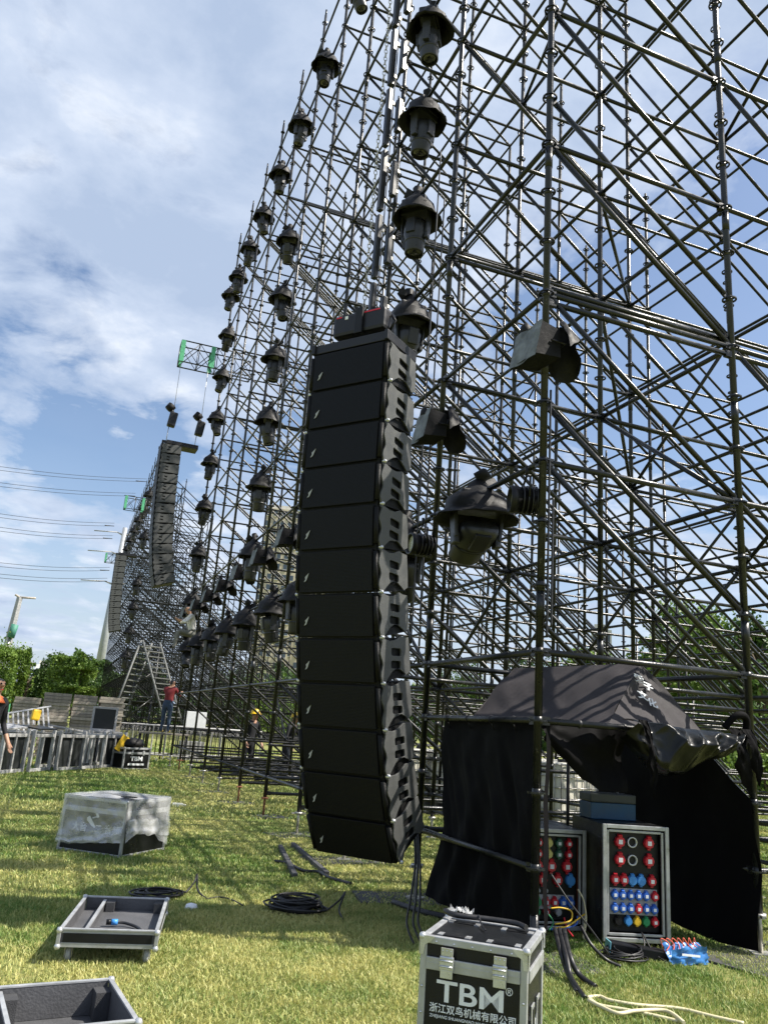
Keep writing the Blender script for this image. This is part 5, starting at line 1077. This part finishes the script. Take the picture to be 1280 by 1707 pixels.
# ------------------------------------------------------------------ people
SKIN = mat('skin', (.42, .24, .16), .55); HAIR = mat('black_hair', (.012, .010, .010), .5)
def person(loc, rz, J, top, legs, label, helmet=None, collar=None, boots=None):
    """J: joint dict in metres, facing -y, feet at z=0"""
    root = thing('person', loc, label, 'person', None, rz); nm = list(J); bm_v = []; ed = []; rad = []; zone = []
    def add(p, r, zn): bm_v.append(Vector(p)); rad.append(r); zone.append(zn); return len(bm_v) - 1
    pel = add(J['pelvis'], .135, 1); wai = add((Vector(J['pelvis']) * .6 + Vector(J['chest']) * .4), .115, 0); che = add(J['chest'], .135, 0); sh = add(Vector(J['chest']) * .45 + Vector(J['neck']) * .55, .12, 0); nk = add(J['neck'], .055, 2); hd = Vector(J['head']); h0 = add(hd - Vector((0, 0, .05)), .075, 2); h1 = add(hd + Vector((0, .01, .04)), .095, 2); h2 = add(hd + Vector((0, .015, .10)), .075, 3)
    ed += [(pel, wai), (wai, che), (che, sh), (sh, nk), (nk, h0), (h0, h1), (h1, h2)]
    nose = add(hd + Vector((0, -.105, -.005)), .016, 2); ed.append((h1, nose))
    for s in ('l', 'r'):
        a = add(J['sho_' + s], .062, 0); e = add(J['elb_' + s], .042, 0); w_ = add(J['wri_' + s], .028, 2); ed += [(sh, a), (a, e), (e, w_)]
        d = (Vector(J['wri_' + s]) - Vector(J['elb_' + s])).normalized(); side = d.cross(Vector((0, 1, .3))).normalized(); pm = add(Vector(J['wri_' + s]) + d * .06, .03, 2); ed.append((w_, pm))
        for k in range(4):
            f1 = add(bm_v[pm] + d * .045 + side * (.027 - .018 * k), .009, 2); f2 = add(bm_v[f1] + d * (.03 + .008 * (k in (1, 2))) + Vector((0, -.02, -.005)), .008, 2); ed += [(pm, f1), (f1, f2)]
        tb = add(Vector(J['wri_' + s]) + d * .04 + side * .05, .01, 2); t2_ = add(bm_v[tb] + d * .03 + Vector((0, -.012, 0)), .008, 2); ed += [(w_, tb), (tb, t2_)]
        hp = add(J['hip_' + s], .10, 1); kn = add(J['kne_' + s], .062, 1); an = add(J['ank_' + s], .042, 1); to = add(Vector(J['toe_' + s]), .034, 4); ed += [(pel, hp), (hp, kn), (kn, an), (an, to)]
    me = bpy.data.meshes.new('body'); me.from_pydata(bm_v, ed, []); o = bpy.data.objects.new('body', me); COL.objects.link(o)
    md = o.modifiers.new('s', 'SKIN'); sv = me.skin_vertices[0].data
    for i, r in enumerate(rad): sv[i].radius = (r * (1.25 if i in (1, 2, 3) else 1), r)
    sv[0].use_root = True; md.use_smooth_shade = True; o.modifiers.new('u', 'SUBSURF').levels = 2; o.modifiers['u'].render_levels = 2; bpy.context.view_layer.update()
    m2 = bpy.data.meshes.new_from_object(o.evaluated_get(bpy.context.evaluated_depsgraph_get())); bpy.data.objects.remove(o)
    m2.materials.clear(); [m2.materials.append(x) for x in (top, legs, SKIN, HAIR, boots or M['black'])]
    pts = np.array([tuple(v) for v in bm_v]); seg = [(np.array(bm_v[a]), np.array(bm_v[b]), a, b) for a, b in ed]
    for p in m2.polygons:
        c = np.array(p.center); best = (9, 0)
        for a, b, ia, ib in seg:
            d = b - a; t = min(1, max(0, np.dot(c - a, d) / max(1e-9, d @ d))); dd = np.linalg.norm(c - a - d * t)
            if dd < best[0]: best = (dd, zone[ia] if t < .55 else zone[ib])
        z = best[1]
        if z == 2 and c[2] > hd.z + .055: z = 3
        if z == 2 and (Vector(c) - hd).length < .2 and c[1] > hd.y + .045 and c[2] > hd.z - .05: z = 3
        p.material_index = z; p.use_smooth = True
    link('body', m2, root)
    for s in (-1, 1):
        fe = MB(); fe.lathe([(0, .012), (.012, .008), (.012, -.008), (0, -.012)], 8, Matrix.Translation(hd + Vector((s * .034, -.085, .025))) @ Matrix.Rotation(math.pi / 2, 4, 'X'))
        fe.build('eye', M['black'], root)
    mo = MB(); mo.box(hd + Vector((0, -.086, -.055)), (.045, .012, .01)); mo.build('mouth', M['red'], root)
    for s in (-1, 1):
        er = MB(); er.lathe([(0, .012), (.02, .01), (.028, -.006), (0, -.01)], 8, Matrix.Translation(hd + Vector((s * .088, .01, .015))) @ Matrix.Rotation(s * math.pi / 2, 4, 'Y'))
        er.build('ear', SKIN, root)
    if helmet:
        hm = MB(); hm.lathe([(0, .19), (.05, .183), (.095, .155), (.122, .10), (.128, .055), (.15, .05), (.15, .042), (.12, .045)], 18, Matrix.Translation(hd + Vector((0, .0, -.005)))); hm.box(hd + Vector((0, -.14, .045)), (.15, .07, .01)); hm.build('helmet', helmet, root)
    if collar:
        cl = MB(); nv = Vector(J['neck']); cl.lathe([(.095, .0), (.12, -.05), (.15, -.09), (.14, -.09), (.085, -.0)], 14, Matrix.Translation(nv + Vector((0, .01, -.005)))); cl.build('collar', collar, root)
    return root
def J_stand(h=1.72, lean=0., al=None, ar=None):
    k = h / 1.75; D = dict(pelvis=(0, 0, .95), chest=(0, -lean * .5, 1.27), neck=(0, -lean, 1.5), head=(0, -lean * 1.25, 1.63), hip_l=(.1, 0, .88), hip_r=(-.1, 0, .88), kne_l=(.11, -.02, .5), kne_r=(-.11, -.02, .5), ank_l=(.12, .01, .09), ank_r=(-.12, .01, .09), toe_l=(.13, -.15, .035), toe_r=(-.13, -.15, .035), sho_l=(.2, -lean * .8, 1.43), sho_r=(-.2, -lean * .8, 1.43), elb_l=(.27, -lean * .8 + .03, 1.14), elb_r=(-.27, -lean * .8 + .03, 1.14), wri_l=(.27, -.1 - lean, .9), wri_r=(-.27, -.1 - lean, .9))
    if al: D['elb_l'], D['wri_l'] = al
    if ar: D['elb_r'], D['wri_r'] = ar
    return {a: tuple(x * k for x in b) for a, b in D.items()}
dark = mat('dark_work_clothes', (.016, .017, .022), .8, 0, .2); jean = mat('blue_jeans', (.03, .055, .10), .8, 0, .3); redsh = mat('red_shirt', (.15, .012, .015), .8, 0, .2); white = mat('white_shirt', (.72, .70, .66), .8, 0, .1); khaki = mat('grey_trousers', (.16, .16, .14), .8, 0, .2); hy = mat('yellow_helmet', (.80, .52, .02), .35); navy = mat('black_tshirt', (.012, .012, .016), .8, 0, .2); orange = mat('orange_collar', (.75, .17, .05), .7)
q = PY(420, 1186, 22); person((q.x, q.y, 0), .5, J_stand(1.72, .12), dark, dark, 'worker in dark clothes and yellow helmet standing behind the front scaffold posts', hy)
q = PY(483, 1190, 22); person((q.x, q.y, 0), .9, J_stand(1.70, .15, ((.3, -.2, 1.2), (.2, -.42, 1.15))), dark, dark, 'worker in yellow helmet half hidden by the left edge of the foreground loudspeakers', hy)
q = PY(273, 1150, 27); person((q.x + .12, 26.4, .92), 2.6, J_stand(1.62, .10, ((.28, -.22, 1.35), (.16, -.42, 1.5)), ((-.32, -.14, 1.2), (-.26, -.36, 1.32))), redsh, jean, 'red-shirted worker in jeans climbing at the left end of the scaffold', None, None, mat('yellow_boots', (.6, .45, .05), .6))
mb = MB(); mb.box((0, 0, 0), (1.5, .5, .05)); tag(mb.build('deck_plank', M['wood'], None, Matrix.Translation((q.x + .12, 26.4, .88))), 'plank under the feet of the red-shirted climbing worker', 'plank')
mb = MB()
for x in (-.7, .7):
    for y in (-.2, .2): mb.tube([(x, y, 0), (x, y, .85)], .025, 6)
tag(mb.build('plank_trestle', M['tube'], None, Matrix.Translation((q.x + .12, 26.4, 0))), 'dark trestle legs carrying the plank of the climbing worker', 'trestle')
JS = dict(pelvis=(0, 0, .0), chest=(0, -.10, .33), neck=(0, -.16, .55), head=(0, -.22, .68), hip_l=(.1, -.02, -.02), hip_r=(-.1, -.02, -.02), kne_l=(.14, -.44, .04), kne_r=(-.13, -.44, .02), ank_l=(.14, -.5, -.40), ank_r=(-.13, -.46, -.40), toe_l=(.15, -.64, -.44), toe_r=(-.14, -.6, -.44), sho_l=(.19, -.13, .48), sho_r=(-.19, -.13, .48), elb_l=(.26, -.3, .28), elb_r=(-.26, -.32, .3), wri_l=(.12, -.45, .34), wri_r=(-.1, -.46, .36))
q = PX(326, 1047, X0); person((X0 - .05, q.y, 3.74), -1.9 + .4, JS, white, khaki, 'person in a white shirt sitting up on the scaffold rail below the cloth covers')
q = G(-9, 1330); person((-.86, 12.3, 0), .9, J_stand(1.80, .02), navy, navy, 'dark-haired person in black with orange collar at the left edge of the picture', None, orange)

# ------------------------------------------------------------------ trees
def tree(x, y, h, spread, seed, label, m='leaf', leaf=.16, n=5000, low=.15, group='park trees'):
    rd = np.random.default_rng(seed); root = thing('tree', (x, y, 0), label, 'tree', group); tk = MB(); tk.tube(smoothpath([(0, 0, -.05), (.05 * h * .1, .02, h * .3), (.1 * rd.normal(), .1 * rd.normal(), h * .6), (.2 * rd.normal() * .4, .2 * rd.normal() * .4, h * .85)], 4), [h * .028 * (1 - .8 * i / 12) + .01 for i in range(13)], 7); C = []
    nb = 30
    for i in range(nb):
        a = rd.uniform(0, 6.28); z = h * rd.uniform(low + .12, .92); k = (z / h - low) / (1 - low); rr = spread * rd.uniform(.25, .8) * (math.sin(math.pi * min(.96, max(.12, k)) ** .8) ** .6); c = np.array([rr * math.cos(a), rr * math.sin(a), z]); C.append((c, spread * rd.uniform(.16, .36)))
        tk.tube(smoothpath([(0, 0, max(.2, z - rr * .8 - .3)), (c[0] * .5, c[1] * .5, z - rr * .25), tuple(c)], 3), [h * .012, h * .011, h * .010, h * .008, h * .006, h * .004, h * .003], 5)
    C.append((np.array([.1 * spread, 0, h * .86]), spread * .26)); tk.build('trunk', M['trunk'], root)
    cw = np.array([r ** 2 for _, r in C]); idx = rd.choice(len(C), n, p=cw / cw.sum()); cen = np.array([c for c, _ in C])[idx]; rad = np.array([r for _, r in C])[idx]
    d = rd.normal(size=(n, 3)); d /= np.linalg.norm(d, axis=1)[:, None]; r = rad * (rd.random(n) ** .5 * 1.0 + .35 * np.abs(rd.normal(size=n)) * (rd.random(n) < .25)); clump = (rd.integers(0, 1000, n)); p = cen + d * r[:, None] * [1, 1, .85]; p += .12 * spread * np.sin(p * 7 / spread + seed) ; p[:, 2] = np.maximum(p[:, 2], .25)
    a = rd.normal(size=(n, 3)); a /= np.linalg.norm(a, axis=1)[:, None]; b = np.cross(a, rd.normal(size=(n, 3))); b /= np.linalg.norm(b, axis=1)[:, None]; s = leaf * rd.uniform(.6, 1.4, n)[:, None]
    V = np.stack([p - a * s * .5, p + b * s * .32, p + a * s * .5, p - b * s * .32], 1).reshape(-1, 3); me = bpy.data.meshes.new('crown'); me.vertices.add(n * 4); me.vertices.foreach_set('co', V.ravel()); me.loops.add(n * 4); me.loops.foreach_set('vertex_index', np.arange(n * 4)); me.polygons.add(n); me.polygons.foreach_set('loop_start', np.arange(n) * 4); me.polygons.foreach_set('loop_total', np.full(n, 4)); me.update()
    t = np.clip(.5 + .22 * np.sin(idx * 2.4 + seed) + rd.normal(0, .18, n), 0, 1); me.attributes.new('tint', 'FLOAT', 'POINT').data.foreach_set('value', np.repeat(t, 4)); me.materials.append(M[m]); link('crown', me, root); return root
def tree_px(px, ptop, D, spread, seed, label, **k):
    q = PY(px, ptop, D); return tree(q.x, D, q.z, spread, seed, label, **k)
k = dict(leaf=.23, n=14000, group='trees beyond the left end of the lawn')
LT = [(-14, 1062, 80, 3.6, 'broad bright green tree at the very left edge of the picture', 'leaf'), (28, 1072, 84, 2.6, 'bright green tree second from the left edge beyond the board stacks', 'leaf'), (62, 1128, 92, 2.4, 'low dark tree in the dip between the left tree groups', 'leafd'), (98, 1092, 88, 2.4, 'darker green tree left of the twin rounded crowns', 'leafd'), (116, 1088, 84, 2.2, 'rounded leafy tree above the tallest board stack', 'leaf'), (138, 1091, 82, 1.9, 'upright bright tree above the third board stack', 'leaf'), (165, 1092, 95, 2.6, 'dark tree nearest the pale pylon foot', 'leafd'), (200, 1120, 100, 3.2, 'dark tree showing through the far scaffold foot', 'leafd')]
for i, (px, pt, D, sp_, lb, m_) in enumerate(LT): tree_px(px, pt, D, sp_, 11 + i, lb, m=m_, **k)
tree_px(54, 1092, 86, .9, 31, 'thin spindly sapling poking above the dip in the left tree line', leaf=.3, n=260, group='trees beyond the left end of the lawn')
k = dict(leaf=.17, n=11000, group='trees behind the scaffold at right')
RT = [(1128, 1005, 34, 2.6, 'bright green tree behind the scaffold just above the tent ridge', 'leaf'), (1195, 1015, 31, 2.4, 'leafy tree behind the right pair of scaffold posts', 'leaf'), (1262, 1030, 30, 2.4, 'dark leafy tree at the right edge behind the scaffold', 'leafd'), (1075, 1085, 40, 2.2, 'lower tree left of the tent peak behind the scaffold', 'leafd'), (985, 1075, 46, 2.6, 'yellow-green tree far behind the corner scaffold post', 'leaf'), (880, 1090, 52, 3.0, 'dark tree deep behind the scaffold lattice above the tent', 'leafd'), (760, 1110, 60, 3.2, 'dark tree behind the lattice just right of the loudspeakers', 'leafd'), (460, 1130, 66, 3.2, 'yellow-green tree behind the lattice left of the loudspeakers', 'leaf'), (395, 1120, 70, 3.4, 'dark tree behind the lattice above the two helmeted workers', 'leafd')]
for i, (px, pt, D, sp_, lb, m_) in enumerate(RT):
    r = ray(px, pt); hd_ = math.hypot(r.x, r.y); t = D / hd_; tree(r.x * t, r.y * t, 1.45 + r.z * t, sp_, 51 + i, lb, m=m_, **k)
def treeline():
    rd = np.random.default_rng(5); n = 60000; az = np.radians(rd.uniform(-22, 62, n)); D = rd.uniform(112, 128, n); top = 6.0 + 2.2 * np.sin(az * 31) + 1.4 * np.sin(az * 77 + 1) + .9 * np.sin(az * 190); z = top * rd.random(n) ** .75
    p = np.stack([D * np.sin(az), D * np.cos(az), z + .2], 1); a = rd.normal(size=(n, 3)); a /= np.linalg.norm(a, axis=1)[:, None]; b = np.cross(a, rd.normal(size=(n, 3))); b /= np.linalg.norm(b, axis=1)[:, None]; s = .62 * rd.uniform(.6, 1.4, n)[:, None]
    V = np.stack([p - a * s * .5, p + b * s * .4, p + a * s * .5, p - b * s * .4], 1).reshape(-1, 3); me = bpy.data.meshes.new('treeline'); me.vertices.add(n * 4); me.vertices.foreach_set('co', V.ravel()); me.loops.add(n * 4); me.loops.foreach_set('vertex_index', np.arange(n * 4)); me.polygons.add(n); me.polygons.foreach_set('loop_start', np.arange(n) * 4); me.polygons.foreach_set('loop_total', np.full(n, 4)); me.update()
    t = np.clip(.45 + .25 * np.sin(az * 120) + rd.normal(0, .18, n), 0, 1); me.attributes.new('tint', 'FLOAT', 'POINT').data.foreach_set('value', np.repeat(t, 4)); me.materials.append(M['leafd']); tag(link('treeline', me), 'distant belt of trees round the lawn', 'trees', kind='stuff')
treeline()
def hedge():
    for i, (px, py, D) in enumerate(((1215, 1262, 27), (1275, 1268, 26))):
        r = ray(px, py); hd_ = math.hypot(r.x, r.y); t = D / hd_; tree(r.x * t, r.y * t, 1.5, 1.6, 90 + i, 'low clipped shrub behind the right scaffold posts, ' + ('left' if i == 0 else 'right') + ' of two', m='leaf', leaf=.12, n=2600, low=.0, group='shrubs at right')
hedge()

# ------------------------------------------------------------------ far buildings, pylon, wires, crane
def building(px0, px1, ptop, D, label, m, floors, cols):
    q0 = ray(px0, 1180); q1 = ray(px1, 1180); f0 = D / math.hypot(q0.x, q0.y); a = Vector((q0.x * f0, q0.y * f0, 0)); f1 = D / math.hypot(q1.x, q1.y); b = Vector((q1.x * f1, q1.y * f1, 0)); r = ray((px0 + px1) / 2, ptop); h = 1.45 + r.z * D / math.hypot(r.x, r.y); w_ = (b - a).length; x = (b - a).normalized(); y = Vector((-x.y, x.x, 0))
    root = thing('building', a, label, 'building'); root.matrix_world = frame_m(a, x, y, (0, 0, 1)); mb = MB(); mb.box((w_ / 2, w_ * .4, h / 2), (w_, w_ * .8, h)); mb.build('wall', m, root); mb = MB(); mb.box((w_ / 2, w_ * .4, h + .6), (w_ * .7, w_ * .5, 1.2)); mb.build('roof', M['concrete'], root)
    gl = mat('dark_window_glass', (.05, .07, .09), .15); mb = MB(); mb.box((0, 0, 0), (w_ / cols * .5, .12, h / floors * .5)); wm = mb.mesh('window', gl); mb = MB(); mb.box((0, 0, -h / floors * .28), (w_ / cols * .6, .5, .12)); sm = mb.mesh('sill', M['concrete'])
    for i in range(floors):
        for j in range(cols):
            if i * cols + j < 100: w2 = link('window', wm, root, Matrix.Translation((w_ * (j + .5) / cols, -.03, h * (floors - i - .5) / floors))); link('sill', sm, w2)
cream = mat('cream_render', (.50, .44, .33), .85, 0, .15, .3)
building(405, 470, 845, 190, 'tall cream apartment tower seen through the scaffold left of the foreground loudspeakers', cream, 20, 5)
building(465, 530, 880, 215, 'second cream apartment tower behind the foreground loudspeaker line', cream, 18, 5)
building(1086, 1108, 1040, 150, 'small pale building glimpsed through the scaffold left of the right-hand trees', M['concrete'], 5, 2)
building(46, 84, 1108, 240, 'low white building roof showing between the trees at far left', M['whitep'], 3, 4)
building(985, 1020, 1050, 170, 'pale grey block glimpsed through the lattice behind the corner post', M['concrete'], 6, 3)
def pylon():
    D = 150; b = PY(168, 1082, D); t = PY(209, 880, D); bx, lean = b.x, t.x - b.x; b = Vector((b.x, D, 0)); H = t.z; root = thing('power_pylon', b, 'tall pale steel power pole beyond the far end of the scaffolding', 'power pole'); mb = MB(); mb.tube([(0, 0, 0), (lean, 0, H)], [.85, .4], 12); mb.build('pole', M['pole'], root); arms = []
    for z, L in ((H - 1, 1.2), (H * .86, 1.6), (H * .70, 1.8)):
        xo = lean * z / H; a = MB(); a.tube([(xo + L, 0, z), (xo, 0, z - .5), (xo - L, 0, z)], [.1, .22, .1], 6); a.build('cross_arm', M['frameg'], root); iz = MB(); iz.tube([(xo - L, 0, z), (xo - L - 4, 0, z - .3)], .1, 5); iz.build('insulator', M['frameg'], root)
    return b
pylon()
for i, (y0, y1, x1) in enumerate(((783, 803, 245), (810, 827, 225), (861, 877, 190), (884, 898, 187), (945, 951, 182), (964, 969, 178))):
    P0, P1 = PY(x1, y1, 150), PY(-60, y0 - 7, 118); mb = MB()
    for dz in (0, .55):
        pts = [P0.lerp(P1, t) + Vector((0, 0, dz - .5 * math.sin(math.pi * t))) for t in np.linspace(0, 1, 14)]; mb.tube([p for p in pts], .032, 4)
    mb.tube([P0, P0.lerp(P1, .08)], .07, 5); tag(mb.build('power_line', M['blackm']), f'pair of thin power lines crossing the left sky, {ORD[i]}', 'power line', 'power lines at left')
def crane():
    D = 95; a = PY(14, 1078, D); b = PY(33, 996, D); root = thing('crane', (a.x, D, 0), 'grey crane boom with a green drum rising above the trees at far left', 'crane'); A = Vector((0, 0, 0)); B = Vector((b.x - a.x, 0, b.z)); mb = MB(); mb.tube([(-.5, 0, 0), B], [.55, .3], 4, smooth=False); mb.build('boom', M['frameg'], root); mb = MB(); mb.tube([B, B + Vector((1.6, 0, .1))], .12, 5); mb.tube([B, B + Vector((-.5, 0, .25))], .12, 5); mb.build('jib', M['wood'], root); p = PY(22, 1053, D); c = Vector((p.x - a.x, -.6, p.z)); mb = MB(); mb.tube([c - Vector((.1, 0, .7)), c + Vector((.1, 0, .7))], .38, 10); mb.build('drum', mat('teal_drum', (.06, .22, .16), .6, 0, .2), root); mb = MB(); mb.tube([(-1.6, 0, 3), c], .14, 5); mb.tube([(-2.2, 0, 1), c - Vector((0, 0, .6))], .14, 5); mb.build('strut', M['jack'], root)
    mb = MB(); mb.box((-.8, 0, 1.2), (4, 2.5, 1.6)); mb.build('cab', M['greenpaint'], root)
crane()
